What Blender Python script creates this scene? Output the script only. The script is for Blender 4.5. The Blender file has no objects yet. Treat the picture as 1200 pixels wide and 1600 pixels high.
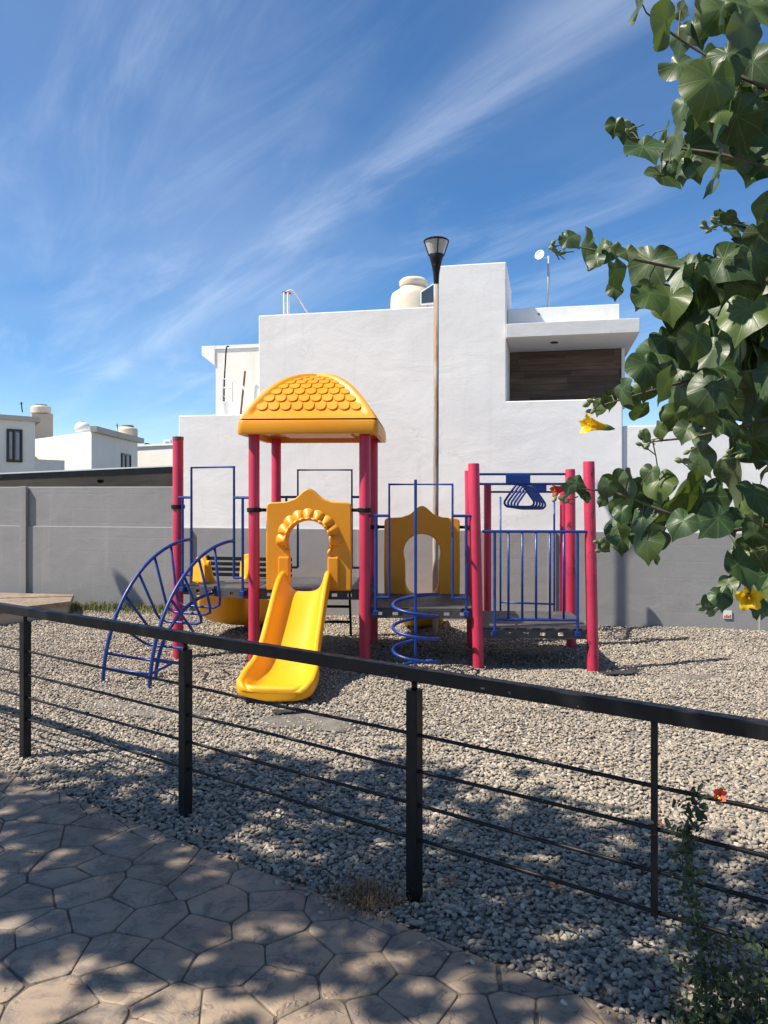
import bpy, bmesh, math, random
import numpy as np
from mathutils import Vector, Matrix, noise as mnoise
from mathutils.geometry import tessellate_polygon

random.seed(7)
rng = np.random.default_rng(11)
R = math.radians
scene = bpy.context.scene
col = scene.collection

# ------------------------------------------------------------------ camera
cam_d = bpy.data.cameras.new("camera")
cam = bpy.data.objects.new("camera", cam_d)
col.objects.link(cam)
cam.location = (0, 0, 1.6)
cam.rotation_euler = (R(90), 0, 0)
cam_d.sensor_fit = 'VERTICAL'
cam_d.sensor_height = 36.0
cam_d.lens = 27.0
cam_d.shift_y = -0.01875
cam_d.clip_start = 0.05
cam_d.clip_end = 2000
scene.camera = cam

# ------------------------------------------------------------------ sun, sky, exposure
LDIR = Vector((1.0, 0.22, -1.38)).normalized()        # direction the light travels
SUN_EL = math.asin(-LDIR.z)
SUN_AZ = math.atan2(-LDIR.x, -LDIR.y)                 # clockwise from +Y
sun_d = bpy.data.lights.new("sun", 'SUN')
sun_d.energy = 5.0
sun_d.angle = R(0.55)
sun_d.color = (1.0, 0.93, 0.82)
sun = bpy.data.objects.new("sun", sun_d)
col.objects.link(sun)
sun.rotation_euler = LDIR.to_track_quat('-Z', 'Y').to_euler()
sun.location = (-20, -5, 30)

world = bpy.data.worlds.new("World")
scene.world = world
world.use_nodes = True
wn = world.node_tree
wn.nodes.clear()
def N(t, tree, **kw):
    n = tree.nodes.new(t)
    for k, v in kw.items():
        setattr(n, k, v)
    return n
def L(tree, a, b):
    tree.links.new(a, b)
def math_node(tree, op, a, b=None, c=None, clamp=False):
    n = tree.nodes.new('ShaderNodeMath'); n.operation = op; n.use_clamp = clamp
    for i, v in enumerate((a, b, c)):
        if v is None: continue
        if isinstance(v, (int, float)): n.inputs[i].default_value = v
        else: tree.links.new(v, n.inputs[i])
    return n.outputs[0]

sky = N('ShaderNodeTexSky', wn)
sky.sky_type = 'NISHITA'
sky.sun_disc = False
sky.sun_elevation = SUN_EL
sky.sun_rotation = SUN_AZ % (2 * math.pi)
sky.altitude = 0
sky.air_density = 0.8
sky.dust_density = 0.0
sky.ozone_density = 3.0
tc = N('ShaderNodeTexCoord', wn)
sep = N('ShaderNodeSeparateXYZ', wn); L(wn, tc.outputs['Generated'], sep.inputs[0])
zc = math_node(wn, 'MAXIMUM', sep.outputs[2], 0.02)
zz = math_node(wn, 'ADD', zc, 0.06)
px_ = math_node(wn, 'DIVIDE', sep.outputs[0], zz)
py_ = math_node(wn, 'DIVIDE', sep.outputs[1], zz)
# rotate the cloud plane so v runs along the wisps
ca, sa = math.cos(R(-57)), math.sin(R(-57))
v_ = math_node(wn, 'ADD', math_node(wn, 'MULTIPLY', px_, ca), math_node(wn, 'MULTIPLY', py_, sa))
u_ = math_node(wn, 'ADD', math_node(wn, 'MULTIPLY', px_, -sa), math_node(wn, 'MULTIPLY', py_, ca))
def cloud_noise(su, sv, ou, scale, detail, rough, dist):
    c = N('ShaderNodeCombineXYZ', wn)
    L(wn, math_node(wn, 'MULTIPLY_ADD', u_, su, ou), c.inputs[0]); L(wn, math_node(wn, 'MULTIPLY', v_, sv), c.inputs[1])
    n = N('ShaderNodeTexNoise', wn); n.inputs['Scale'].default_value = scale; n.inputs['Detail'].default_value = detail
    n.inputs['Roughness'].default_value = rough; n.inputs['Distortion'].default_value = dist
    L(wn, c.outputs[0], n.inputs['Vector']); return n.outputs['Fac']
def cmap(v, a, b, c=0.0, d=1.0):
    n = N('ShaderNodeMapRange', wn); n.interpolation_type = 'SMOOTHSTEP'; L(wn, v, n.inputs['Value'])
    for k, val in zip(('From Min', 'From Max', 'To Min', 'To Max'), (a, b, c, d)): n.inputs[k].default_value = val
    return n.outputs[0]
fine = cloud_noise(2.2, 0.5, 2.0, 1.5, 10, 0.62, 0.7)          # thin combed wisps
veil = cloud_noise(0.8, 0.45, 9.0, 0.9, 5, 0.5, 0.5)           # broad milky veil
mask = cloud_noise(0.9, 0.6, 5.2, 0.75, 3, 0.5, 0.3)           # where wisps gather
wisps = math_node(wn, 'MULTIPLY', cmap(fine, 0.42, 0.78), cmap(mask, 0.34, 0.68, 0.12, 1.0))
haze_v = math_node(wn, 'MULTIPLY', cmap(veil, 0.35, 0.75), 0.30)
# one longer streak of cirrus
wob = cloud_noise(0.0, 0.8, 0.0, 1.0, 4, 0.55, 0.0)
uw = math_node(wn, 'ADD', u_, math_node(wn, 'MULTIPLY', math_node(wn, 'SUBTRACT', wob, 0.5), 0.25))
du = math_node(wn, 'ABSOLUTE', math_node(wn, 'SUBTRACT', uw, 1.12))
bandv = math_node(wn, 'MULTIPLY', math_node(wn, 'MULTIPLY', cmap(du, 0.0, 0.2, 1.0, 0.0), cmap(fine, 0.3, 0.7)), 0.6)
dens = math_node(wn, 'ADD', haze_v, math_node(wn, 'MAXIMUM', math_node(wn, 'MULTIPLY', wisps, 0.62), bandv))
fade = N('ShaderNodeMapRange', wn); L(wn, sep.outputs[2], fade.inputs['Value']); fade.inputs['From Min'].default_value = 0.03; fade.inputs['From Max'].default_value = 0.16
dens = math_node(wn, 'MULTIPLY', dens, fade.outputs[0], clamp=True)
mixc = N('ShaderNodeMix', wn); mixc.data_type = 'RGBA'
L(wn, math_node(wn, 'MULTIPLY', dens, 0.33), mixc.inputs['Factor']); skh = N('ShaderNodeHueSaturation', wn); skh.inputs['Saturation'].default_value = 1.22; L(wn, sky.outputs[0], skh.inputs['Color']); L(wn, skh.outputs[0], mixc.inputs['A'])
mixc.inputs['B'].default_value = (8.0, 8.5, 9.2, 1)
bg = N('ShaderNodeBackground', wn); bg.inputs['Strength'].default_value = 0.096
L(wn, mixc.outputs['Result'], bg.inputs['Color'])
wo = N('ShaderNodeOutputWorld', wn); L(wn, bg.outputs[0], wo.inputs['Surface'])

vs = scene.view_settings
vs.view_transform = 'Standard'; vs.look = 'None'; vs.gamma = 1.0; vs.use_curve_mapping = False
vs.exposure = 0.74
scene.cycles.max_bounces = 6
scene.cycles.diffuse_bounces = 3
scene.cycles.transparent_max_bounces = 8

# ------------------------------------------------------------------ materials
def new_mat(name):
    m = bpy.data.materials.new(name); m.use_nodes = True
    t = m.node_tree
    return m, t, t.nodes['Principled BSDF']
def noise_tex(t, vec, scale, detail=4, rough=0.55, dist=0.0):
    n = N('ShaderNodeTexNoise', t)
    n.inputs['Scale'].default_value = scale; n.inputs['Detail'].default_value = detail
    n.inputs['Roughness'].default_value = rough; n.inputs['Distortion'].default_value = dist
    if vec is not None: L(t, vec, n.inputs['Vector'])
    return n.outputs['Fac']
def ramp(t, fac, stops, interp='LINEAR'):
    n = N('ShaderNodeValToRGB', t); L(t, fac, n.inputs[0])
    cr = n.color_ramp; cr.interpolation = interp
    while len(cr.elements) < len(stops): cr.elements.new(0.5)
    for e, (p, c) in zip(cr.elements, stops):
        e.position = p; e.color = (*c, 1) if len(c) == 3 else c
    return n.outputs[0]
def mapr(t, v, a, b, c=0.0, d=1.0, smooth=True):
    n = N('ShaderNodeMapRange', t)
    if smooth: n.interpolation_type = 'SMOOTHSTEP'
    L(t, v, n.inputs['Value'])
    for k, val in zip(('From Min', 'From Max', 'To Min', 'To Max'), (a, b, c, d)): n.inputs[k].default_value = val
    return n.outputs[0]
def mixcol(t, f, a, b, mode='MIX'):
    n = N('ShaderNodeMix', t); n.data_type = 'RGBA'; n.blend_type = mode
    for sock, v in (('Factor', f), ('A', a), ('B', b)):
        if isinstance(v, (int, float)): n.inputs[sock].default_value = v
        elif isinstance(v, tuple): n.inputs[sock].default_value = (*v, 1) if len(v) == 3 else v
        else: L(t, v, n.inputs[sock])
    return n.outputs['Result']
def position(t):
    return N('ShaderNodeNewGeometry', t).outputs['Position']
def bump(t, bs, h, strength, dist=0.01, chain=None):
    b = N('ShaderNodeBump', t); b.inputs['Strength'].default_value = strength; b.inputs['Distance'].default_value = dist
    L(t, h, b.inputs['Height'])
    if chain is not None: L(t, chain, b.inputs['Normal'])
    L(t, b.outputs[0], bs.inputs['Normal'])
    return b.outputs[0]
def tint(c, k): return tuple(min(1, x * k) for x in c)
def pmat(name, c, rough=0.5, var=0.12, scale=4, bstr=0.0, bscale=60, bdist=0.003, metal=0.0, spec=0.5, dirt=None, dirt_amt=0.0, dscale=3):
    m, t, bs = new_mat(name)
    p = position(t)
    f = noise_tex(t, p, scale, 5)
    cc = mixcol(t, mapr(t, f, 0.3, 0.7), tint(c, 1 - var), tint(c, 1 + var))
    if dirt:
        d = noise_tex(t, p, dscale, 8, 0.7)
        cc = mixcol(t, mapr(t, d, 0.55, 0.75, 0, dirt_amt), cc, dirt)
    L(t, cc, bs.inputs['Base Color'])
    bs.inputs['Roughness'].default_value = rough
    rr = mapr(t, noise_tex(t, p, scale * 3, 4), 0.3, 0.7, max(0, rough - 0.08), min(1, rough + 0.1)); L(t, rr, bs.inputs['Roughness'])
    bs.inputs['Metallic'].default_value = metal
    bs.inputs['Specular IOR Level'].default_value = spec
    if bstr: bump(t, bs, noise_tex(t, p, bscale, 6), bstr, bdist)
    return m

M = {}
def stucco(name, c, dirt, damt, courses=False):
    m, t, bs = new_mat(name)
    p = position(t)
    big = noise_tex(t, p, 0.9, 6, 0.6); fine = noise_tex(t, p, 38, 5, 0.6); mid = noise_tex(t, p, 5.5, 6, 0.65, 0.6)
    cc = mixcol(t, mapr(t, big, 0.3, 0.7), tint(c, 0.95), tint(c, 1.04))
    # vertical rain streaks and patchy dirt
    mp = N('ShaderNodeMapping', t); L(t, p, mp.inputs[0]); mp.inputs['Scale'].default_value = (5.0, 5.0, 0.35)
    st = noise_tex(t, mp.outputs[0], 1.6, 6, 0.65)
    cc = mixcol(t, mapr(t, st, 0.52, 0.8, 0, damt), cc, dirt)
    cc = mixcol(t, mapr(t, mid, 0.55, 0.85, 0, damt * 0.8), cc, dirt)
    wv = N('ShaderNodeVectorMath', t); wv.operation = 'ADD'; L(t, p, wv.inputs[0])
    nzc = N('ShaderNodeTexNoise', t); nzc.inputs['Scale'].default_value = 2.2; nzc.inputs['Detail'].default_value = 6; L(t, p, nzc.inputs['Vector'])
    L(t, nzc.outputs['Color'], wv.inputs[1])
    vo = N('ShaderNodeTexVoronoi', t); vo.feature = 'DISTANCE_TO_EDGE'; vo.inputs['Scale'].default_value = 0.55; L(t, wv.outputs[0], vo.inputs['Vector'])
    crack = math_node(t, 'MULTIPLY', mapr(t, vo.outputs['Distance'], 0.0, 0.006, 1, 0), mapr(t, big, 0.48, 0.6))
    cc = mixcol(t, math_node(t, 'MULTIPLY', crack, 0.2), cc, tint(c, 0.55))
    L(t, cc, bs.inputs['Base Color']); bs.inputs['Roughness'].default_value = 0.85
    bs.inputs['Specular IOR Level'].default_value = 0.25
    b1 = bump(t, bs, mid, 0.12, 0.02)
    b2 = bump(t, bs, fine, 0.22, 0.005, b1)
    # trowel waves
    mp2 = N('ShaderNodeMapping', t); L(t, p, mp2.inputs[0]); mp2.inputs['Scale'].default_value = (0.8, 0.8, 1.3)
    bump(t, bs, noise_tex(t, mp2.outputs[0], 1.8, 4, 0.5, 0.8), 0.16, 0.05, b2)
    if courses:   # block courses showing through the plaster
        sz = N('ShaderNodeSeparateXYZ', t); L(t, p, sz.inputs[0])
        k = math_node(t, 'PINGPONG', math_node(t, 'ADD', sz.outputs[2], math_node(t, 'MULTIPLY', big, 0.03)), 0.1)
        nb = [n for n in t.nodes if n.type == 'BUMP'][-1].outputs[0]
        bump(t, bs, math_node(t, 'MULTIPLY', mapr(t, k, 0.0, 0.012), mapr(t, big, 0.42, 0.6)), 0.10, 0.006, nb)
    return m
M['white'] = stucco('white_stucco', (0.78, 0.775, 0.76), (0.57, 0.555, 0.52), 0.32)
M['grey'] = stucco('grey_stucco', (0.275, 0.27, 0.265), (0.36, 0.345, 0.32), 0.5, True)
M['cream'] = stucco('cream_stucco', (0.76, 0.73, 0.66), (0.6, 0.55, 0.47), 0.5)
M['trim'] = stucco('grey_trim', (0.62, 0.62, 0.63), (0.45, 0.44, 0.42), 0.35)
M['beige'] = stucco('beige_trim', (0.5, 0.46, 0.39), (0.4, 0.35, 0.28), 0.5)
M['tan'] = stucco('tan_stucco', (0.42, 0.36, 0.3), (0.3, 0.26, 0.22), 0.5)

def plastic(name, c, faded, famt):
    m, t, bs = new_mat(name)
    p = position(t)
    f = noise_tex(t, p, 2.2, 6, 0.6)
    cc = mixcol(t, mapr(t, f, 0.35, 0.75, 0, famt), c, faded)
    d = noise_tex(t, p, 30, 8, 0.75)
    cc = mixcol(t, mapr(t, d, 0.62, 0.8, 0, 0.22), cc, tint(c, 0.45))
    L(t, cc, bs.inputs['Base Color'])
    # dust and long scuffs
    mp = N('ShaderNodeMapping', t); L(t, p, mp.inputs[0]); mp.inputs['Scale'].default_value = (42, 3.5, 5)
    sc = noise_tex(t, mp.outputs[0], 1.6, 7, 0.7)
    cc = mixcol(t, mapr(t, sc, 0.56, 0.72, 0, 0.32), cc, mixcol(t, 0.45, faded, (0.6, 0.45, 0.25)))
    cc = mixcol(t, mapr(t, noise_tex(t, p, 6, 7, 0.7), 0.55, 0.8, 0, 0.35), cc, tint(c, 0.6))
    L(t, cc, bs.inputs['Base Color'])
    L(t, mapr(t, f, 0.3, 0.7, 0.34, 0.52), bs.inputs['Roughness'])
    bs.inputs['Specular IOR Level'].default_value = 0.45
    bump(t, bs, noise_tex(t, p, 140, 3), 0.12, 0.002)
    return m
M['yellow'] = plastic('yellow_plastic', (0.84, 0.365, 0.003), (0.82, 0.385, 0.012), 0.7)
M['roofyel'] = plastic('faded_shaded_yellow_plastic', (0.74, 0.28, 0.006), (0.76, 0.33, 0.018), 0.7)  # faded roof colour; on panels its deeper orange paints in their shaded side
M['blue'] = pmat('blue_paint', (0.004, 0.030, 0.19), 0.38, 0.2, 9, 0.1, 120, 0.001, dirt=(0.07, 0.10, 0.2), dirt_amt=0.35, dscale=18)
M['black'] = pmat('black_paint', (0.009, 0.0095, 0.011), 0.45, 0.25, 8, 0.15, 150, 0.001, spec=.25, dirt=(0.035, 0.033, 0.03), dirt_amt=0.35, dscale=16)
M['rubber'] = pmat('dark_deck_coating', (0.05, 0.048, 0.05), 0.6, 0.25, 5, 0.3, 160, 0.002, dirt=(0.2, 0.18, 0.16), dirt_amt=0.6, dscale=6)
M['ltgrey'] = pmat('grey_metal', (0.36, 0.38, 0.40), 0.4, 0.1, 6, metal=0.2)
M['wplastic'] = pmat('white_plastic', (0.74, 0.74, 0.72), 0.45, 0.05, 6, dirt=(0.4, 0.36, 0.3), dirt_amt=0.3)
M['tank'] = pmat('cream_plastic', (0.62, 0.54, 0.42), 0.5, 0.08, 5, dirt=(0.42, 0.36, 0.28), dirt_amt=0.4)
M['tankdark'] = pmat('brown_plastic', (0.26, 0.23, 0.2), 0.5, 0.08, 5)
M['rust'] = pmat('rust_iron', (0.16, 0.07, 0.045), 0.8, 0.3, 12, 0.3, 80)
M['bark'] = pmat('bark', (0.16, 0.13, 0.1), 0.9, 0.3, 14, 0.8, 50, 0.006)
M['twig'] = pmat('twig', (0.085, 0.072, 0.045), 0.7, 0.3, 25)
M['weedstem'] = pmat('weed_stem', (0.06, 0.085, 0.035), 0.7, 0.3, 25)
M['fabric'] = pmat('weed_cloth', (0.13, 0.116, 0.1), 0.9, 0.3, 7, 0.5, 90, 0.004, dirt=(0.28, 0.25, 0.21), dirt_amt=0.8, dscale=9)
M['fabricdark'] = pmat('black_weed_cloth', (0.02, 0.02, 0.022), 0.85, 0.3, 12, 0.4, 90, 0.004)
M['carport_under'] = pmat('carport_sheet', (0.30, 0.30, 0.30), 0.5, 0.15, 2, metal=0.2)
M['winframe'] = pmat('window_frame_black', (0.02, 0.02, 0.022), 0.4, 0.1, 8)

def post_mat(name, scuff):
    m, t, bs = new_mat(name)
    p = position(t)
    c = (0.50, 0.024, 0.07)
    f = noise_tex(t, p, 3, 5)
    cc = mixcol(t, mapr(t, f, 0.3, 0.7), tint(c, 0.9), (0.55, 0.036, 0.09))
    d = noise_tex(t, p, 45, 8, 0.75)
    cc = mixcol(t, mapr(t, d, 0.6, 0.72, 0, 0.25), cc, (0.3, 0.03, 0.06))
    if scuff:
        mp = N('ShaderNodeMapping', t); L(t, p, mp.inputs[0]); mp.inputs['Scale'].default_value = (22, 22, 7)
        s = noise_tex(t, mp.outputs[0], 1.0, 9, 0.72)
        s2 = noise_tex(t, p, 2.6, 3)
        k = math_node(t, 'MULTIPLY', mapr(t, s, 0.55, 0.60), mapr(t, s2, 0.46, 0.58))
        cc = mixcol(t, k, cc, (0.03, 0.018, 0.018))
    L(t, cc, bs.inputs['Base Color'])
    bs.inputs['Roughness'].default_value = 0.42
    return m
M['post'] = post_mat('magenta_post_paint', False)
M['scuffed'] = post_mat('scuffed_magenta_paint', True)

# bird droppings, chips and dust on the black paint
t = M['black'].node_tree; bs = t.nodes['Principled BSDF']; old = bs.inputs['Base Color'].links[0].from_socket; p = position(t)
L(t, mixcol(t, mapr(t, noise_tex(t, p, 34, 3, .5), .71, .74), mixcol(t, mapr(t, noise_tex(t, p, 21, 6, .7), .64, .72, 0, .5), old, (.06, .035, .024)), (.22, .22, .21)), bs.inputs['Base Color'])
# lamp pole : grey paint gone rusty
m, t, bs = new_mat('rusty_pole'); p = position(t)
mp = N('ShaderNodeMapping', t); L(t, p, mp.inputs[0]); mp.inputs['Scale'].default_value = (9, 9, 1.1)
f = noise_tex(t, mp.outputs[0], 1.5, 8, 0.7)
L(t, ramp(t, f, [(0.36, (0.40, 0.40, 0.38)), (0.47, (0.33, 0.29, 0.24)), (0.55, (0.26, 0.15, 0.085)), (0.72, (0.3, 0.19, 0.11))]), bs.inputs['Base Color'])
bs.inputs['Roughness'].default_value = 0.65; M['pole'] = m

# glass kinds
def glass_pane(name, c):
    m, t, bs = new_mat(name); bs.inputs['Base Color'].default_value = (*c, 1); bs.inputs['Roughness'].default_value = 0.06
    bs.inputs['Specular IOR Level'].default_value = 0.8; return m
M['pane'] = glass_pane('window_glass', (0.09, 0.1, 0.11))
M['curtain'] = pmat('curtain', (0.36, 0.37, 0.38), 0.9, 0.1, 12)
M['panel_glass'] = glass_pane('dark_panel_glass', (0.035, 0.055, 0.07))
m, t, bs = new_mat('lamp_bowl'); bs.inputs['Base Color'].default_value = (0.5, 0.5, 0.47, 1); bs.inputs['Roughness'].default_value = 0.15
bs.inputs['Transmission Weight'].default_value = 0.1; M['bowl'] = m

# wood-look wall tiles
m, t, bs = new_mat('wood_look_tile'); p = position(t)
oi = N('ShaderNodeObjectInfo', t)
mp = N('ShaderNodeMapping', t); L(t, p, mp.inputs[0]); mp.inputs['Scale'].default_value = (1.5, 1.5, 22)
off = N('ShaderNodeVectorMath', t); off.operation = 'ADD'; L(t, mp.outputs[0], off.inputs[0])
cx = N('ShaderNodeCombineXYZ', t); L(t, math_node(t, 'MULTIPLY', oi.outputs['Random'], 40), cx.inputs[0]); L(t, cx.outputs[0], off.inputs[1])
g = noise_tex(t, off.outputs[0], 1.6, 7, 0.65)
base = ramp(t, g, [(0.3, (0.055, 0.032, 0.022)), (0.55, (0.115, 0.07, 0.05)), (0.75, (0.17, 0.115, 0.085))])
val = mapr(t, oi.outputs['Random'], 0, 1, 0.65, 1.35, False)
hs = N('ShaderNodeHueSaturation', t); L(t, base, hs.inputs['Color']); L(t, val, hs.inputs['Value']); L(t, hs.outputs[0], bs.inputs['Base Color'])
bs.inputs['Roughness'].default_value = 0.6; bump(t, bs, g, 0.2, 0.004); M['woodtile'] = m

# pebbles
m, t, bs = new_mat('pebble')
oi = N('ShaderNodeObjectInfo', t)
tcn = N('ShaderNodeTexCoord', t)
cc = ramp(t, oi.outputs['Random'], [(0.0, (0.15, 0.134, 0.118)), (0.14, (0.30, 0.245, 0.18)), (0.32, (0.205, 0.178, 0.15)), (0.46, (0.37, 0.305, 0.228)),
                                    (0.64, (0.26, 0.215, 0.162)), (0.78, (0.43, 0.365, 0.285)), (0.9, (0.17, 0.16, 0.152)), (0.96, (0.50, 0.45, 0.375))], 'CONSTANT')
f = noise_tex(t, position(t), 90, 5, 0.65)
cc = mixcol(t, mapr(t, f, 0.35, 0.7, 0.0, 0.45), cc, mixcol(t, 0.5, cc, (0.36, 0.33, 0.29)))
big = noise_tex(t, position(t), 0.8, 4)
cc = mixcol(t, mapr(t, big, 0.4, 0.65, 0.0, 0.3), cc, (0.31, 0.265, 0.21))
L(t, cc, bs.inputs['Base Color']); bs.inputs['Roughness'].default_value = 0.75; bs.inputs['Specular IOR Level'].default_value = 0.35
bump(t, bs, noise_tex(t, position(t), 260, 4), 0.35, 0.002); M['pebble'] = m

# ground sheet below / beyond the pebbles
m, t, bs = new_mat('gravel_ground'); p = position(t)
vor = N('ShaderNodeTexVoronoi', t); L(t, p, vor.inputs['Vector']); vor.inputs['Scale'].default_value = 42; vor.inputs['Randomness'].default_value = 1
sepv = N('ShaderNodeSeparateColor', t); L(t, vor.outputs['Color'], sepv.inputs[0])
cc = ramp(t, sepv.outputs[0], [(0.0, (0.13, 0.125, 0.12)), (0.3, (0.27, 0.24, 0.2)), (0.6, (0.35, 0.31, 0.26)), (1.0, (0.42, 0.39, 0.34))])
cc = mixcol(t, mapr(t, vor.outputs['Distance'], 0.25, 0.6, 0.0, 0.75), cc, (0.1, 0.09, 0.075))
L(t, cc, bs.inputs['Base Color']); bs.inputs['Roughness'].default_value = 0.9
inv = math_node(t, 'SUBTRACT', 1.0, vor.outputs['Distance']); bump(t, bs, inv, 1.0, 0.02); M['ground'] = m

# stamped concrete
def stamped(name, cols, dark):
    m, t, bs = new_mat(name); p = position(t)
    oi = N('ShaderNodeObjectInfo', t)
    n_big = noise_tex(t, p, 2.6, 6, 0.6, 0.3); n_mid = noise_tex(t, p, 9, 7, 0.68, 0.5)
    c1 = ramp(t, n_big, [(0.3, cols[0]), (0.5, cols[1]), (0.68, cols[2])])
    c1 = mixcol(t, mapr(t, n_mid, 0.44, 0.62, 0, 0.85), c1, dark)
    c1 = mixcol(t, mapr(t, noise_tex(t, p, 1.3, 5, 0.6), 0.5, 0.7, 0, 0.45), c1, (0.17, 0.155, 0.145))
    c1 = mixcol(t, mapr(t, noise_tex(t, p, 30, 6, 0.7), 0.5, 0.75, 0, 0.5), c1, tint(cols[1], 1.25))
    c1 = mixcol(t, mapr(t, oi.outputs['Random'], 0, 1, 0, 0.4, False), c1, cols[3])
    # slate-like steps pressed into each stone
    ad = N('ShaderNodeVectorMath', t); ad.operation = 'ADD'; L(t, p, ad.inputs[0])
    cx = N('ShaderNodeCombineXYZ', t); L(t, math_node(t, 'MULTIPLY', oi.outputs['Random'], 31.0), cx.inputs[0]); L(t, cx.outputs[0], ad.inputs[1])
    lay = noise_tex(t, ad.outputs[0], 4.2, 4, 0.6, 0.6)
    st = math_node(t, 'MULTIPLY', lay, 5.0)
    fr = math_node(t, 'FRACT', st)
    edge = mapr(t, fr, 0.0, 0.09, 1.0, 0.0)
    steps = math_node(t, 'FLOOR', st)
    c1 = mixcol(t, math_node(t, 'MULTIPLY', edge, 0.38), c1, tint(dark, 0.6))  # step edges darkened in the colour too, painting shade into the creases
    L(t, c1, bs.inputs['Base Color'])
    L(t, mapr(t, n_mid, 0.3, 0.7, 0.5, 0.75), bs.inputs['Roughness'])
    hh = math_node(t, 'ADD', math_node(t, 'MULTIPLY', math_node(t, 'ADD', steps, mapr(t, fr, 0, 0.12)), 0.22), math_node(t, 'MULTIPLY', n_mid, 0.4))
    b1 = bump(t, bs, hh, 0.8, 0.02)
    bump(t, bs, noise_tex(t, p, 90, 5, 0.7), 0.3, 0.004, b1)
    return m
M['stone'] = stamped('stamped_concrete', [(0.20, 0.145, 0.10), (0.28, 0.21, 0.145), (0.37, 0.26, 0.16), (0.24, 0.195, 0.155)], (0.115, 0.094, 0.08))
M['joint'] = pmat('joint_concrete', (0.12, 0.095, 0.073), 0.9, 0.3, 14, 0.5, 90, 0.004)

# leaves
def leaf_mat(name, top, under, trans):
    m, t, bs = new_mat(name)
    oi = N('ShaderNodeObjectInfo', t)
    uv = N('ShaderNodeUVMap', t); sp = N('ShaderNodeSeparateXYZ', t); L(t, uv.outputs[0], sp.inputs[0])
    x = math_node(t, 'SUBTRACT', sp.outputs[0], 0.5); y = math_node(t, 'SUBTRACT', sp.outputs[1], 0.25)
    ang = math_node(t, 'ARCTAN2', x, y)
    k = math_node(t, 'PINGPONG', math_node(t, 'ADD', ang, 10 * 0.66), 0.33)
    rad = math_node(t, 'SQRT', math_node(t, 'ADD', math_node(t, 'MULTIPLY', x, x), math_node(t, 'MULTIPLY', y, y)))
    w = math_node(t, 'MULTIPLY', k, rad)
    vein = mapr(t, w, 0.0, 0.012, 1, 0)
    # side veins
    sv = math_node(t, 'PINGPONG', math_node(t, 'SUBTRACT', math_node(t, 'MULTIPLY', rad, 9.0), math_node(t, 'MULTIPLY', k, 6)), 0.5)
    vein2 = mapr(t, sv, 0.0, 0.07, 0.35, 0)
    vein = math_node(t, 'MAXIMUM', vein, vein2)
    nz = noise_tex(t, position(t), 16, 5)
    hs = N('ShaderNodeHueSaturation', t)
    hs.inputs['Color'].default_value = (*top, 1)
    L(t, mapr(t, oi.outputs['Random'], 0, 1, 0.475, 0.515, False), hs.inputs['Hue']); L(t, mapr(t, nz, 0.3, 0.7, 0.75, 1.25), hs.inputs['Value'])
    r2_ = math_node(t, 'FRACT', math_node(t, 'MULTIPLY', oi.outputs['Random'], 7.31))
    cc = mixcol(t, mapr(t, r2_, 0.65, 1.0, 0, 0.7), hs.outputs[0], (top[0] * 1.9 + 0.03, top[1] * 1.7 + 0.02, top[2] * 1.3))
    cc = mixcol(t, math_node(t, 'MULTIPLY', vein, 0.3), cc, (0.17, 0.24, 0.08))
    gm = N('ShaderNodeNewGeometry', t)
    cc = mixcol(t, gm.outputs['Backfacing'], cc, mixcol(t, 0.6, cc, under))
    L(t, cc, bs.inputs['Base Color']); bs.inputs['Roughness'].default_value = 0.42; bs.inputs['Specular IOR Level'].default_value = 0.42
    b = bump(t, bs, math_node(t, 'SUBTRACT', math_node(t, 'MULTIPLY', nz, 0.8), math_node(t, 'MULTIPLY', vein, 0.35)), 0.3, 0.004)
    tr = N('ShaderNodeBsdfTranslucent', t); L(t, mixcol(t, 1.0, cc, (1.6, 1.75, 0.5), 'MULTIPLY'), tr.inputs['Color'])
    mx = N('ShaderNodeMixShader', t); mx.inputs[0].default_value = trans
    L(t, bs.outputs[0], mx.inputs[1]); L(t, tr.outputs[0], mx.inputs[2])
    L(t, mx.outputs[0], t.nodes['Material Output'].inputs['Surface'])
    return m
M['leaf'] = leaf_mat('broad_leaf', (0.038, 0.070, 0.022), (0.10, 0.13, 0.07), 0.2)
M['weedleaf'] = leaf_mat('weed_leaf', (0.032, 0.05, 0.024), (0.06, 0.08, 0.045), 0.15)
M['grass'] = pmat('grass_blade', (0.15, 0.17, 0.05), 0.7, 0.35, 6)
M['drygrass'] = pmat('dry_grass', (0.27, 0.145, 0.07), 0.8, 0.4, 9)
M['bud'] = pmat('bud_green', (0.17, 0.2, 0.085), 0.6, 0.25, 40)
def petal_mat(name, c, inner):
    m, t, bs = new_mat(name)
    cc = mixcol(t, mapr(t, noise_tex(t, position(t), 22, 4), 0.3, 0.75), c, inner)
    L(t, cc, bs.inputs['Base Color']); bs.inputs['Roughness'].default_value = 0.5
    tr = N('ShaderNodeBsdfTranslucent', t); L(t, cc, tr.inputs['Color'])
    mx = N('ShaderNodeMixShader', t); mx.inputs[0].default_value = 0.3
    L(t, bs.outputs[0], mx.inputs[1]); L(t, tr.outputs[0], mx.inputs[2]); L(t, mx.outputs[0], t.nodes['Material Output'].inputs['Surface'])
    return m
M['petaly'] = petal_mat('yellow_petal', (0.86, 0.60, 0.015), (0.82, 0.48, 0.01))
M['petalr'] = petal_mat('red_petal', (0.62, 0.04, 0.03), (0.55, 0.09, 0.04))
M['orangeleaf'] = petal_mat('fallen_orange', (0.42, 0.14, 0.05), (0.35, 0.2, 0.09))
M['redmark'] = pmat('red_print', (0.5, 0.07, 0.06), 0.5, 0.1)

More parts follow.
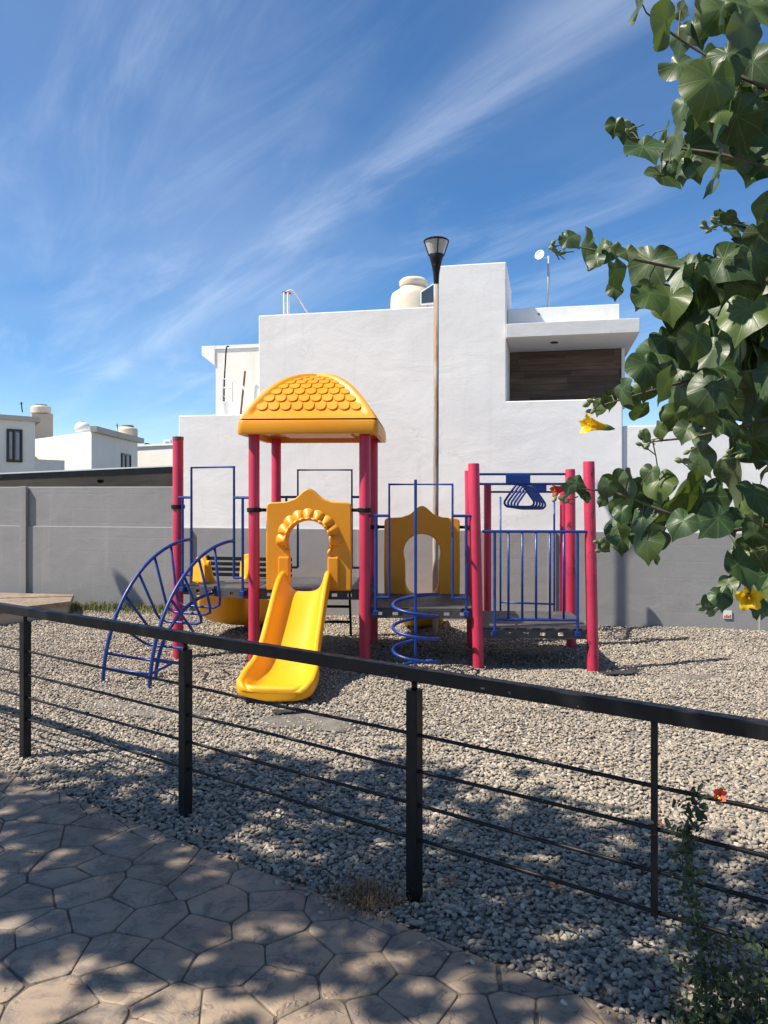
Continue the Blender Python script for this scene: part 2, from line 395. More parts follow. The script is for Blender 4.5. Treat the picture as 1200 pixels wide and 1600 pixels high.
# ------------------------------------------------------------------ mesh helpers
ORG = {}
def empty(name, loc, label=None, cat=None, group=None):
    o = bpy.data.objects.new(name, None); col.objects.link(o)
    o.location = loc; o.empty_display_size = 0.2
    ORG[o] = Vector(loc)
    tag(o, label, cat, group)
    return o
def tag(o, label=None, cat=None, group=None, kind=None):
    if label: o['label'] = label
    if cat: o['category'] = cat
    if group: o['group'] = group
    if kind: o['kind'] = kind
    return o
def frame(dirv, up=Vector((0, 0, 1))):
    z = dirv.normalized()
    if abs(z.dot(up)) > 0.999: up = Vector((0, 1, 0))
    x = up.cross(z).normalized(); y = z.cross(x)
    return x, y, z
class MB:
    def __init__(s): s.v = []; s.f = []; s.uv = None
    def add(s, verts, faces):
        o = len(s.v); s.v += [Vector(v) for v in verts]; s.f += [tuple(i + o for i in f) for f in faces]; return s
    def box(s, c, size, ax=None):
        hx, hy, hz = (k / 2 for k in size); c = Vector(c)
        X, Y, Z = ax if ax else (Vector((1, 0, 0)), Vector((0, 1, 0)), Vector((0, 0, 1)))
        vs_ = [c + X * (sx * hx) + Y * (sy * hy) + Z * (sz * hz) for sz in (-1, 1) for sy in (-1, 1) for sx in (-1, 1)]
        return s.add(vs_, [(0, 2, 3, 1), (4, 5, 7, 6), (0, 1, 5, 4), (2, 6, 7, 3), (0, 4, 6, 2), (1, 3, 7, 5)])
    def tube(s, pts, r, n=8, cap=True, closed=False):
        pts = [Vector(p) for p in pts]; m = len(pts)
        rs = r if isinstance(r, (list, tuple)) else [r] * m
        base = len(s.v); prev = None
        for i, p in enumerate(pts):
            if closed: tv = pts[(i + 1) % m] - pts[i - 1]
            elif i == 0: tv = pts[1] - p
            elif i == m - 1: tv = p - pts[-2]
            else: tv = (pts[i + 1] - p).normalized() + (p - pts[i - 1]).normalized()
            tv = tv.normalized() if tv.length > 1e-9 else Vector((0, 0, 1))
            if prev is None: x, y, _ = frame(tv)
            else:
                x = prev - tv * prev.dot(tv)
                x = x.normalized() if x.length > 1e-6 else frame(tv)[0]
                y = tv.cross(x)
            prev = x
            for k in range(n):
                a = 2 * math.pi * k / n
                s.v.append(p + (x * math.cos(a) + y * math.sin(a)) * rs[i])
        for i in range(m if closed else m - 1):
            j = (i + 1) % m
            for k in range(n):
                k2 = (k + 1) % n
                s.f.append((base + i * n + k, base + i * n + k2, base + j * n + k2, base + j * n + k))
        if cap and not closed:
            s.f.append(tuple(base + k for k in reversed(range(n)))); s.f.append(tuple(base + (m - 1) * n + k for k in range(n)))
        return s
    def lathe(s, c, prof, n=24, ax=None):
        c = Vector(c); X, Y, Z = ax if ax else (Vector((1, 0, 0)), Vector((0, 1, 0)), Vector((0, 0, 1)))
        base = len(s.v)
        for r, z in prof:
            for k in range(n):
                a = 2 * math.pi * k / n
                s.v.append(c + X * (r * math.cos(a)) + Y * (r * math.sin(a)) + Z * z)
        for i in range(len(prof) - 1):
            for k in range(n):
                k2 = (k + 1) % n
                s.f.append((base + i * n + k, base + i * n + k2, base + (i + 1) * n + k2, base + (i + 1) * n + k))
        if prof[0][0] > 1e-6: s.f.append(tuple(base + k for k in reversed(range(n))))
        if prof[-1][0] > 1e-6: s.f.append(tuple(base + (len(prof) - 1) * n + k for k in range(n)))
        return s
    def prism(s, poly0, poly1):
        n = len(poly0)
        return s.add(list(poly0) + list(poly1), [tuple(range(n - 1, -1, -1)), tuple(range(n, 2 * n))] + [(i, (i + 1) % n, n + (i + 1) % n, n + i) for i in range(n)])
    def rings(s, rings, closed_ring=True, cap=True):
        n = len(rings[0]); base = len(s.v)
        for r in rings: s.v += [Vector(p) for p in r]
        for i in range(len(rings) - 1):
            for k in range(n if closed_ring else n - 1):
                k2 = (k + 1) % n
                s.f.append((base + i * n + k, base + i * n + k2, base + (i + 1) * n + k2, base + (i + 1) * n + k))
        if cap and closed_ring:
            s.f.append(tuple(base + k for k in reversed(range(n)))); s.f.append(tuple(base + (len(rings) - 1) * n + k for k in range(n)))
        return s
    def mesh(s, name, mat, org=Vector((0, 0, 0)), smooth=False, fix=True):
        me = bpy.data.meshes.new(name)
        me.from_pydata([tuple(v - org) for v in s.v], [], s.f)
        if fix:
            b = bmesh.new(); b.from_mesh(me); bmesh.ops.recalc_face_normals(b, faces=b.faces); b.to_mesh(me); b.free()
        if smooth: me.polygons.foreach_set('use_smooth', [True] * len(me.polygons))
        if mat: me.materials.append(M[mat] if isinstance(mat, str) else mat)
        return me
    def build(s, name, mat, parent=None, smooth=False, bevel=0, fix=True, autosm=False, subd=0, segs=2):
        org = ORG.get(parent, Vector((0, 0, 0))) if parent is not None else Vector((0, 0, 0))
        o = bpy.data.objects.new(name, s.mesh(name, mat, org, smooth, fix)); col.objects.link(o)
        if parent is not None: o.parent = parent
        ORG[o] = org
        if bevel:
            md = o.modifiers.new('bevel', 'BEVEL'); md.width = bevel; md.segments = segs; md.limit_method = 'ANGLE'; md.angle_limit = R(35)
        if subd:
            md = o.modifiers.new('subd', 'SUBSURF'); md.levels = subd; md.render_levels = subd
        if autosm:
            try:
                o.data.set_sharp_from_angle(angle=R(40))
            except Exception: pass
        return o
def place(name, mesh, parent, mat4):
    """one of many alike pieces: shares its mesh, stands at mat4 (world)"""
    o = bpy.data.objects.new(name, mesh); col.objects.link(o)
    if parent is not None:
        o.parent = parent
        o.matrix_local = Matrix.Translation(-ORG[parent]) @ mat4
    else: o.matrix_local = mat4
    ORG[o] = ORG.get(parent, Vector((0, 0, 0)))
    return o
def smoothstep(a, b, x):
    t_ = max(0.0, min(1.0, (x - a) / (b - a))); return t_ * t_ * (3 - 2 * t_)
def bez(pts, n=8):
    """Catmull-Rom through the points"""
    pts = [Vector(p) for p in pts]; P = [pts[0] * 2 - pts[1]] + pts + [pts[-1] * 2 - pts[-2]]
    out = []
    for i in range(1, len(P) - 2):
        for k in range(n):
            u = k / n; a, b, c, d = P[i - 1], P[i], P[i + 1], P[i + 2]
            out.append(0.5 * ((2 * b) + (c - a) * u + (2 * a - 5 * b + 4 * c - d) * u * u + (3 * b - a - 3 * c + d) * u ** 3))
    out.append(pts[-1]); return out
def at(x, y, d):
    """a point of the place, surveyed from the photograph, at distance d in front of the viewer"""
    return Vector(((x - 600) / 1200 * d, d, 1.6 + (770 - y) / 1200 * d))
def gnd(x, y):
    d = 1920 / (y - 770); return Vector(((x - 600) / 1200 * d, d, 0))

# ------------------------------------------------------------------ ground
PATH_A, SLOPE = 2.86, -0.70          # path edge: y = PATH_A + SLOPE*x
def path_edge(x): return PATH_A + SLOPE * x
def hgt(x, y):
    h = 0.0
    h -= 0.085 * math.exp(-(((x - 1.5) / 1.5) ** 2 + ((y - 7.6) / 0.95) ** 2))
    h -= 0.075 * math.exp(-(((x + 2.1) / 0.7) ** 2 + ((y - 7.5) / 0.8) ** 2))
    h += 0.022 * mnoise.noise(Vector((x * 0.9, y * 0.9, 3.1))) * smoothstep(0.1, 1.0, y - path_edge(x) - 0.2)
    h += 0.014 * mnoise.noise(Vector((x * 2.7, y * 2.7, 1.1))) * smoothstep(0.05, 0.5, y - path_edge(x))
    w = smoothstep(11.2, 12.5, y) + smoothstep(0.0, 1.0, -y + 0.0)
    h *= max(0, 1 - w)
    if y < path_edge(x) + 0.02: h = -0.03
    return h
xs = [-400, -150, -60, -25, -12] + [round(-8 + 0.125 * i, 4) for i in range(129)] + [12, 25, 60, 150, 400]
ys = [-100, -40, -15, -6, -2] + [round(0.125 * i, 4) for i in range(97)] + [14, 20, 40, 90, 200, 600]
mb = MB()
for y in ys:
    for x in xs: mb.v.append(Vector((x, y, hgt(x, y) - 0.006)))
nx = len(xs)
for j in range(len(ys) - 1):
    for i in range(nx - 1): mb.f.append((j * nx + i, j * nx + i + 1, (j + 1) * nx + i + 1, (j + 1) * nx + i))
tag(mb.build('ground', 'ground', smooth=True), kind='structure')

# ------------------------------------------------------------------ stamped concrete path and its stones
mb = MB()
pe = [(-9, path_edge(-9)), (5, path_edge(5)), (5, -4), (-9, -4)]
mb.prism([Vector((x, y, -0.06)) for x, y in pe], [Vector((x, y, 0.0115)) for x, y in pe])
path = tag(mb.build('path', 'joint'), kind='structure')
def clip(poly, a, b, c):
    """keep a*x+b*y<=c"""
    out = []
    for i in range(len(poly)):
        p, q = poly[i], poly[(i + 1) % len(poly)]
        dp, dq = a * p[0] + b * p[1] - c, a * q[0] + b * q[1] - c
        if dp <= 0: out.append(p)
        if dp * dq < 0:
            u = dp / (dp - dq); out.append((p[0] + (q[0] - p[0]) * u, p[1] + (q[1] - p[1]) * u))
    return out
sites = []
g = 0.185
ang = R(-20)
prng = random.Random(5)
for i in range(-30, 30):
    for j in range(-30, 30):
        u = (i + (0.5 if j % 2 else 0) + prng.uniform(-.42, .42)) * g * 1.35; v = (j + prng.uniform(-.4, .4)) * g * 0.9
        x = u * math.cos(ang) - v * math.sin(ang) - 0.7; y = u * math.sin(ang) + v * math.cos(ang) + 2.4
        if -4.4 < x < 2.6 and 0.4 < y < path_edge(x) + 0.6: sites.append((x, y))
nstone = 0
for (x, y) in sites:
    if y > path_edge(x) + 0.4 or y < 0.9 or x < -3.9 or x > 2.2: continue
    poly = [(x - .6, y - .6), (x + .6, y - .6), (x + .6, y + .6), (x - .6, y + .6)]
    for (x2, y2) in sites:
        dx, dy = x2 - x, y2 - y; dd = dx * dx + dy * dy
        if 0 < dd < 1.2:
            c_ = (x2 * x2 + y2 * y2 - x * x - y * y) / 2
            l_ = math.sqrt(dd); poly = clip(poly, dx / l_, dy / l_, c_ / l_ - 0.0018)
            if len(poly) < 3: break
    if len(poly) < 3: continue
    k = math.sqrt(1 + SLOPE ** 2); poly = clip(poly, -SLOPE / k, 1 / k, PATH_A / k - 0.004)
    if len(poly) < 3: continue
    area = abs(sum(poly[i][0] * poly[(i + 1) % len(poly)][1] - poly[(i + 1) % len(poly)][0] * poly[i][1] for i in range(len(poly)))) / 2
    if area < 0.0008: continue
    # rounded, wobbling outline
    pts = []
    m_ = len(poly)
    for i in range(m_):
        p0, p1, p2 = Vector(poly[i - 1]), Vector(poly[i]), Vector(poly[(i + 1) % m_])
        cut = min(0.014, (p1 - p0).length * 0.3, (p2 - p1).length * 0.3)
        a = p1 + (p0 - p1).normalized() * cut; b = p1 + (p2 - p1).normalized() * cut
        for u in (0, 0.5, 1): pts.append(a * (1 - u) ** 2 + p1 * 2 * u * (1 - u) + b * u * u)
        nxt = Vector(poly[(i + 1) % m_]); nn2 = Vector(poly[(i + 2) % m_]); nb = nxt + (b - nxt).normalized() * min(0.014, (nxt - p1).length * .3, (nn2 - nxt).length * .3)
        for u in (.25, .5, .75): pts.append(b.lerp(nb, u))
    cen = sum(pts, Vector((0, 0))) / len(pts)
    ww = []
    for p in pts:
        off = mnoise.noise(Vector((p.x * 7, p.y * 7, 0.7))) * 0.014
        ww.append(p + (cen - p).normalized() * max(0, off * .5 + 0.0012))
    tz = 0.0185 + prng.uniform(-0.001, 0.001); tx, ty = prng.uniform(-.004, .004), prng.uniform(-.004, .004)
    def ring(inset, z): return [Vector((p.x + (cen.x - p.x) * 0, p.y, 0)) + Vector(((cen - p).normalized().x * inset, (cen - p).normalized().y * inset, z + (p.x - cen.x) * tx + (p.y - cen.y) * ty)) for p in ww]
    mb = MB(); n_ = len(ww)
    mb.rings([ring(-0.001, 0.008), ring(0.001, tz - 0.003), ring(0.003, tz - 0.0008), ring(0.008, tz)], cap=False)
    b0 = 3 * n_; mb.v.append(Vector((cen.x, cen.y, tz + 0.001))); ci = len(mb.v) - 1
    for i in range(n_): mb.f.append((b0 + i, b0 + (i + 1) % n_, ci))
    mb.build('paving_stone', 'stone', path, smooth=True, fix=False); nstone += 1

# ------------------------------------------------------------------ gravel (uncountable: one object)
pts = []
def scatter(d0, d1, dens, smin, smax, zoff):
    A = (d1 - d0) * (d1 + 2.4)
    n = int(A * dens)
    y = rng.uniform(d0, d1, n); x = rng.uniform(-0.5 * d1 - 1.2, 0.5 * d1 + 1.2, n)
    keep = (np.abs(x) < 0.5 * y + 1.2) & (y > PATH_A + SLOPE * x + 0.012)
    wall_y = 9.874 - 0.2126 * x - 0.06
    keep &= y < wall_y
    # worn hollows where the stones have been kicked aside
    for hx_, hy_, hr_ in ((-.78, 5.45, .28), (-.3, 5.2, .3), (-2.2, 6.3, .3), (.33, 6.6, .28), (2.2, 7.0, .3)):
        rr_ = np.sqrt(((x - hx_) / 1.6) ** 2 + (y - hy_) ** 2) / hr_
        keep &= rng.uniform(0, 1, n) < np.clip(.22 + .8 * rr_ ** 2, 0, 1)
    for a, b in zip(x[keep], y[keep]): pts.append((a, b, hgt(a, b) + zoff * random.uniform(-0.5, 1), random.uniform(smin, smax)))
scatter(1.2, 5.0, 2700, 0.0085, 0.016, 0.006)
scatter(1.2, 5.0, 420, 0.014, 0.020, 0.009)
scatter(5.0, 7.6, 2700, 0.009, 0.0155, 0.008)
scatter(7.6, 11.2, 2000, 0.0105, 0.017, 0.009)
for i in range(220):   # strays on the path edge
    x = random.uniform(-3, 1.4); y = path_edge(x) - abs(random.gauss(0, 0.05)) 
    pts.append((x, y, 0.022, random.uniform(0.006, 0.014)))
P = np.array(pts)
me = bpy.data.meshes.new('gravel'); me.vertices.add(len(P)); me.vertices.foreach_set('co', P[:, :3].astype(np.float32).ravel())
at_ = me.attributes.new('size', 'FLOAT', 'POINT'); at_.data.foreach_set('value', P[:, 3].astype(np.float32))
gravel = bpy.data.objects.new('gravel', me); col.objects.link(gravel)
tag(gravel, 'loose beige and grey river pebbles covering the playground', 'gravel', kind='stuff')
ng = bpy.data.node_groups.new('pebbles', 'GeometryNodeTree')
ng.interface.new_socket('Geometry', in_out='INPUT', socket_type='NodeSocketGeometry'); ng.interface.new_socket('Geometry', in_out='OUTPUT', socket_type='NodeSocketGeometry')
gi = N('NodeGroupInput', ng); go = N('NodeGroupOutput', ng)
g2i = N('GeometryNodeGeometryToInstance', ng)
for k in range(7):
    ico = N('GeometryNodeMeshIcoSphere', ng); ico.inputs['Radius'].default_value = 1; ico.inputs['Subdivisions'].default_value = 3 if k < 0 else 2
    pos = N('GeometryNodeInputPosition', ng)
    addv = N('ShaderNodeVectorMath', ng); addv.operation = 'ADD'; L(ng, pos.outputs[0], addv.inputs[0]); addv.inputs[1].default_value = (k * 7.3, k * 3.1, 0)
    nz = N('ShaderNodeTexNoise', ng); nz.inputs['Scale'].default_value = 0.9; nz.inputs['Detail'].default_value = 1.5; L(ng, addv.outputs[0], nz.inputs['Vector'])
    sub = N('ShaderNodeVectorMath', ng); sub.operation = 'SUBTRACT'; L(ng, nz.outputs['Color'], sub.inputs[0]); sub.inputs[1].default_value = (0.5, 0.5, 0.5)
    scl = N('ShaderNodeVectorMath', ng); scl.operation = 'SCALE'; L(ng, sub.outputs[0], scl.inputs[0]); scl.inputs['Scale'].default_value = 1.5
    spn = N('GeometryNodeSetPosition', ng); L(ng, ico.outputs[0], spn.inputs['Geometry']); L(ng, scl.outputs[0], spn.inputs['Offset'])
    tr = N('GeometryNodeTransform', ng); L(ng, spn.outputs[0], tr.inputs[0]); tr.inputs['Scale'].default_value = (1.0, 0.62 + 0.06 * (k % 4), 0.42 + 0.05 * (k % 3))
    ss = N('GeometryNodeSetShadeSmooth', ng); L(ng, tr.outputs[0], ss.inputs[0])
    sm = N('GeometryNodeSetMaterial', ng); sm.inputs['Material'].default_value = M['pebble']; L(ng, ss.outputs[0], sm.inputs[0])
    L(ng, sm.outputs[0], g2i.inputs[0])
iop = N('GeometryNodeInstanceOnPoints', ng); L(ng, gi.outputs[0], iop.inputs['Points']); L(ng, g2i.outputs[0], iop.inputs['Instance']); iop.inputs['Pick Instance'].default_value = True
ri = N('FunctionNodeRandomValue', ng); ri.data_type = 'INT'; ri.inputs['Min'].default_value = 0 if 'Min' in ri.inputs else 0
for s_ in ri.inputs:
    if s_.type == 'INT' and s_.name == 'Min': s_.default_value = 0
    if s_.type == 'INT' and s_.name == 'Max': s_.default_value = 6
L(ng, [o for o in ri.outputs if o.type == 'INT'][0], iop.inputs['Instance Index'])
rv = N('FunctionNodeRandomValue', ng); rv.data_type = 'FLOAT_VECTOR'
vecs = [s_ for s_ in rv.inputs if s_.type == 'VECTOR']; vecs[0].default_value = (-0.5, -0.5, 0); vecs[1].default_value = (0.5, 0.5, 6.283)
L(ng, [o for o in rv.outputs if o.type == 'VECTOR'][0], iop.inputs['Rotation'])
na = N('GeometryNodeInputNamedAttribute', ng); na.data_type = 'FLOAT'; na.inputs['Name'].default_value = 'size'
L(ng, na.outputs[0], iop.inputs['Scale'])
L(ng, iop.outputs[0], go.inputs[0])
md = gravel.modifiers.new('pebbles', 'NODES'); md.node_group = ng

# ------------------------------------------------------------------ house behind (own axes: p along the wall, q into the plot)
HA = Vector((math.cos(R(12)), -math.sin(R(12)), 0)); HB = Vector((math.sin(R(12)), math.cos(R(12)), 0)); HO = Vector((0, 9.874, 0))
def hw(p, q, z): return HO + HA * p + HB * q + Vector((0, 0, z))
def hp(x, q=0.0):
    t_ = (x - 600) / 1200; return (t_ * (9.874 + .978 * q) - .208 * q) / (.978 + .208 * t_)
def hd(x, q=0.0): return (HO + HA * hp(x, q) + HB * q).y
def hz(x, y, q=0.0): return 1.6 + (770 - y) / 1200 * hd(x, q)
def hprism(mb, poly, q0, q1): return mb.prism([hw(p, q0, z) for p, z in poly], [hw(p, q1, z) for p, z in poly])
def hbox(mb, p0, p1, q0, q1, z0, z1): return hprism(mb, [(p0, z0), (p1, z0), (p1, z1), (p0, z1)], q0, q1)

house = empty('house', hw(hp(600), 0, 0), 'white stucco two-storey house behind the playground with cantilevered roof slab', 'house')
pL, pM, pT, pR, pE = hp(279), hp(404), hp(683), hp(791), hp(973)
zl, zm, zt, zb = hz(340, 648), hz(540, 486), hz(740, 412), hz(870, 625)
mb = MB()
hprism(mb, [(pL, -.05), (pE, -.05), (pE, zb), (pR, zb), (pR, zt), (pT, zt), (pT, zm), (pM, zm), (pM, zl), (pL, zl)], 0, 0.22)
mb.build('front_wall', 'white', house, bevel=0.012)
mb = MB(); hbox(mb, pM + .01, pR - .003, 0.22, 5, 0, zm - 0.28); mb.build('main_block', 'white', house)
mb = MB(); hbox(mb, pT + .002, pR - .001, 0.22, 1.35, zm - 0.4, zt - .002); mb.build('stair_block', 'white', house, bevel=0.01)
mb = MB(); hbox(mb, pL + .003, pM + .005, 0.22, 2.4, 0, zl - 0.12); mb.build('low_wing', 'white', house)
# rear left volume with the thin eave
q2 = 2.4
bz = hz(360, 545, q2)
mb = MB(); hbox(mb, hp(337, q2), pM + .6, q2, 5, zl - .4, bz); mb.build('rear_block', 'cream', house, bevel=0.01)
e0 = hp(315, q2 - .02); e1 = hp(337, q2)
mb = MB(); hprism(mb, [(e0, bz + .06), (e0, bz - .09), (e1 - .02, hz(337, 571, q2)), (e1 - .003, hz(337, 571, q2)), (e1 - .003, bz + .06)], q2 - .02, 4.6)
mb.build('eave', 'white', house, bevel=0.008)
mb = MB(); hbox(mb, e1 - .001, pM + .6, q2 - .02, 4.7, bz + .002, bz + .06); mb.build('roof_edge', 'white', house)
# balcony floor behind the low wall, wood wall, slab and parapet
QW = 0.95
w0, w1 = pR + .0, hp(972, QW)
zs0 = hz(880, 524, -.06); zs1 = hz(880, 502, -.06)
mb = MB(); hbox(mb, pR - .2, pE - .02, 0.22, QW + 3, zb - .55, zb - .35); mb.build('balcony_floor', 'trim', house)
mb = MB(); hbox(mb, pR - .1, w1 - .01, QW + .012, QW + .1, zb - .02, zs0 - .004); wwall = mb.build('wood_wall', 'winframe', house)
mb = MB(); hbox(mb, w1 - .008, w1 + .035, QW - .015, QW + .12, zb - .02, zs0 - .003); mb.build('wall_end', 'white', house)
tile_h = 0.088
tm = {}
trng = random.Random(3); zrow = zb - .02; row = 0
while zrow < zs0 - .01:
    h_ = min(tile_h, zs0 - .008 - zrow)
    x0 = w0 - trng.uniform(0.05, 0.55)
    while x0 < w1 - .02:
        ln = 0.62
        a, b = max(x0, w0 - .08), min(x0 + ln, w1 - .012)
        if b - a > 0.03:
            mb = MB(); dq = trng.uniform(0, 0.004)
            hbox(mb, a + .0015, b - .0015, QW - dq, QW + .014, zrow + .0015, zrow + h_ - .0015); mb.build('tile', 'woodtile', wwall)
        x0 += ln
    zrow += tile_h; row += 1
mb = MB(); hbox(mb, pR + .003, hp(1000, -.06), -.06, 2.6, zs0, zs1); mb.build('roof_slab', 'trim', house, bevel=0.006)
mb = MB(); hbox(mb, pR + .004, hp(968, .3), .3, 2.6, zs1 + .001, hz(880, 479, .3)); mb.build('parapet', 'white', house, bevel=0.006)
mb = MB(); mb.lathe(hw(hp(866, .35), .35, zs0 - .012), [(0.0, 0), (.045, 0), (.05, .013)], 16); mb.build('soffit_light', 'black', house)
mb = MB(); mb.lathe(hw(hp(842, .3), .298, hz(842, 491, .3)), [(0, -.01), (.012, -.008), (.012, .01)], 10); mb.build('drain_hole', 'black', house)

wall_r = empty('boundary_wall', hw(hp(1080), 0, 0), 'plain white stucco wall right of the house behind the leafy branches', 'wall')
mb = MB(); hbox(mb, pE + .004, hp(1500), 0.03, 0.25, -.05, hz(1050, 664, .03)); mb.build('wall', 'white', wall_r, bevel=0.01)

# grey perimeter wall with pilasters
gw = empty('perimeter_wall', hw(hp(160), 0, 0), 'grey plastered perimeter wall with thin pilasters along the gravel', 'wall')
zg = 1.13; zgt = 1.685
mb = MB(); hbox(mb, -9, 8, -.03, .01, -.06, zg); mb.build('lower_band', 'grey', gw, bevel=0.008)
mb = MB(); hbox(mb, -9, pL - .004, -.012, .16, zg - .05, zgt); mb.build('upper_band', 'grey', gw, bevel=0.01)
for i, x in enumerate((36, 290, 560, 856, 1184)):
    p_ = hp(x); mb = MB(); hbox(mb, p_, p_ + .10, -.07, -.02, -.06, (zgt + .008) if i == 0 else zg - .004)
    mb.build('pilaster', 'grey', gw, bevel=0.006)
sg = empty('notice_plate', hw(hp(1137, -.03), -.03, 0.2), 'small white plate with red print low on the grey wall', 'sign')
mb = MB(); pc = hp(1137, -.04); hbox(mb, pc - .045, pc + .045, -.042, -.031, .13, .22); mb.build('plate', 'wplastic', sg)
mb = MB()
for k in range(4): hbox(mb, pc - .04 + .02 * k, pc - .026 + .02 * k, -.044, -.0425, .14, .165 + .01 * (k % 2))
mb.build('red_print', 'redmark', sg)

# ------------------------------------------------------------------ roof clutter
def tinaco(name, base, r, h, label, mat='tank', lidmat=None, group=None, k=1.0):
    o = empty(name, base, label, 'water tank', group)
    c = Vector(base)
    prof = [(r * .97, 0), (r, h * .03), (r * .985, h * .1), (r, h * .18), (r * .985, h * .28), (r, h * .4), (r * .985, h * .5), (r, h * .6 * k), (r * .985, h * .69 * k), (r * .93, h * .74 * k), (r * .6, h * .86), (r * .54, h * .885), (r * .53, h * .9)]
    MB().lathe(c, prof, 28).build('tank_body', mat, o, smooth=True, autosm=True)
    MB().lathe(c + Vector((0, 0, h * .89)), [(r * .58, 0), (r * .62, h * .02), (r * .62, h * .07), (r * .5, h * .105), (r * .1, h * .115)], 24).build('lid', lidmat or mat, o, smooth=True, autosm=True)
    return o
b = hw(hp(646, 1.7), 1.7, 0); b.z = zm - .28
tinaco('water_tank', b, 0.345, hz(640, 436, 1.7) - b.z, 'cream plastic water tank on the white house roof beside the dark panel', k=1.07)
q = 0.55
sp_ = empty('solar_panel', hw(hp(667, q), q, zm - .28), 'tilted dark glass panel in white frame beside the roof water tank', 'panel')
c0 = [(hp(657, q), hz(657, 476, q)), (hp(680, q), hz(680, 474, q)), (hp(680, q), hz(680, 441, q)), (hp(657, q), hz(657, 456, q))]
mb = MB(); hprism(mb, c0, q, q + .04); mb.build('frame', 'wplastic', sp_, bevel=.004)
cc_ = sum((Vector(c) for c in c0), Vector((0, 0))) / 4
c1_ = [tuple(cc_ + (Vector(c) - cc_) * .86) for c in c0]
mb = MB(); hprism(mb, c1_, q - .004, q + .01); mb.build('glass', 'panel_glass', sp_)
mb = MB(); mb.tube([hw(hp(668, q), q + .05, zm - .3), hw(hp(668, q), q + .05, hz(668, 452, q))], .012); mb.build('support', 'ltgrey', sp_)
# vent pipes with hose
q = 0.6
vp = empty('vent_pipes', hw(hp(447, q), q, zm - .28), 'pair of short white pipes with a bent hose on the roof edge', 'pipe')
for x in (444.5, 450.5):
    MB().tube([hw(hp(x, q), q, zm - .3), hw(hp(x, q), q, hz(x, 457, q))], .019, 10).build('pipe', 'wplastic', vp, smooth=True, autosm=True)
MB().tube(bez([hw(hp(447, q), q, hz(447, 456, q)), hw(hp(456, q), q, hz(456, 454, q)), hw(hp(466, q), q, hz(466, 465, q)), hw(hp(475, q), q, hz(475, 480, q)), hw(hp(484, q), q, hz(484, 494, q))]), .011, 8).build('hose', 'tank', vp, smooth=True)
MB().tube([hw(hp(442, q), q, hz(442, 456.5, q)), hw(hp(454, q), q, hz(454, 458.5, q))], .016, 8).build('pipe_clamp', 'rust', vp)
# antenna
q = 1.2
an = empty('antenna', hw(hp(857, q), q, hz(857, 476, q) - .1), 'thin grey antenna mast with a small white dish above the roof slab', 'antenna')
MB().tube([hw(hp(857, q), q, hz(857, 482, q)), hw(hp(857, q), q, hz(857, 400, q))], .016, 8).build('mast', 'ltgrey', an, smooth=True)
ax = frame(Vector((-.6, -.8, .25)))
MB().lathe(hw(hp(845, q), q - .05, hz(845, 402, q)), [(0, 0), (.035, .01), (.062, .032), (.07, .045), (.066, .042), (.03, .018), (0, .008)], 18, ax).build('dish', 'wplastic', an, smooth=True)
MB().tube([hw(hp(857, q), q, hz(857, 404, q)), hw(hp(846, q), q - .04, hz(846, 402, q))], .009, 6).build('arm', 'ltgrey', an)
# pipes, ladder rail and bucket in front of the rear block
q = 2.2
lp = empty('roof_plumbing', hw(hp(355, q), q, zl - .12), 'white water pipes and black cable against the rear house wall', 'pipes')
def hq(x, y, q=2.2): return hw(hp(x, q), q, hz(x, y, q))
MB().tube(bez([hq(350, 648), hq(350.5, 600), hq(352, 570), hq(354, 544), hq(358, 541)]), .012, 6).build('cable', 'black', lp, smooth=True)
MB().tube([hq(347, 640), hq(349, 592), hq(363, 594), hq(363, 628)], .02, 8).build('pipe', 'wplastic', lp, smooth=True, autosm=True)
MB().tube(bez([hq(343, 622), hq(349, 618), hq(355, 624), hq(363, 622)]), .009, 6).build('elbow_pipe', 'wplastic', lp, smooth=True)
MB().tube([hq(363, 606), hq(349, 606)], .014, 8).build('pipe', 'wplastic', lp, smooth=True)
rl = empty('iron_rail', hq(380, 648), 'leaning rusty iron bar and white rail on the low roof', 'rail')
MB().tube([hq(376, 648), hq(383, 580)], .017, 6).build('bar', 'rust', rl)
MB().tube([hq(363, 596, 2.0), hq(372, 594, 2.0), hq(392, 622, 2.0), hq(396, 648, 2.0)], .02, 8).build('rail', 'wplastic', rl, smooth=True, autosm=True)
bk = empty('bucket', hq(354, 648, 2.0), 'white plastic bucket standing on the low house roof', 'bucket')
MB().lathe(hq(354, 650, 2.0), [(.085, 0), (.10, .2), (.105, .21), (.105, .225), (.09, .225), (.08, .02)], 20).build('pail', 'wplastic', bk, smooth=True, autosm=True)
MB().tube([hq(344, 626, 2.0) + Vector((0, -.02, 0)), hq(348, 620, 2.0) + Vector((0, -.11, 0)), hq(360, 620, 2.0) + Vector((0, -.11, 0)), hq(364, 626, 2.0) + Vector((0, -.02, 0))], .004, 5).build('handle', 'ltgrey', bk)

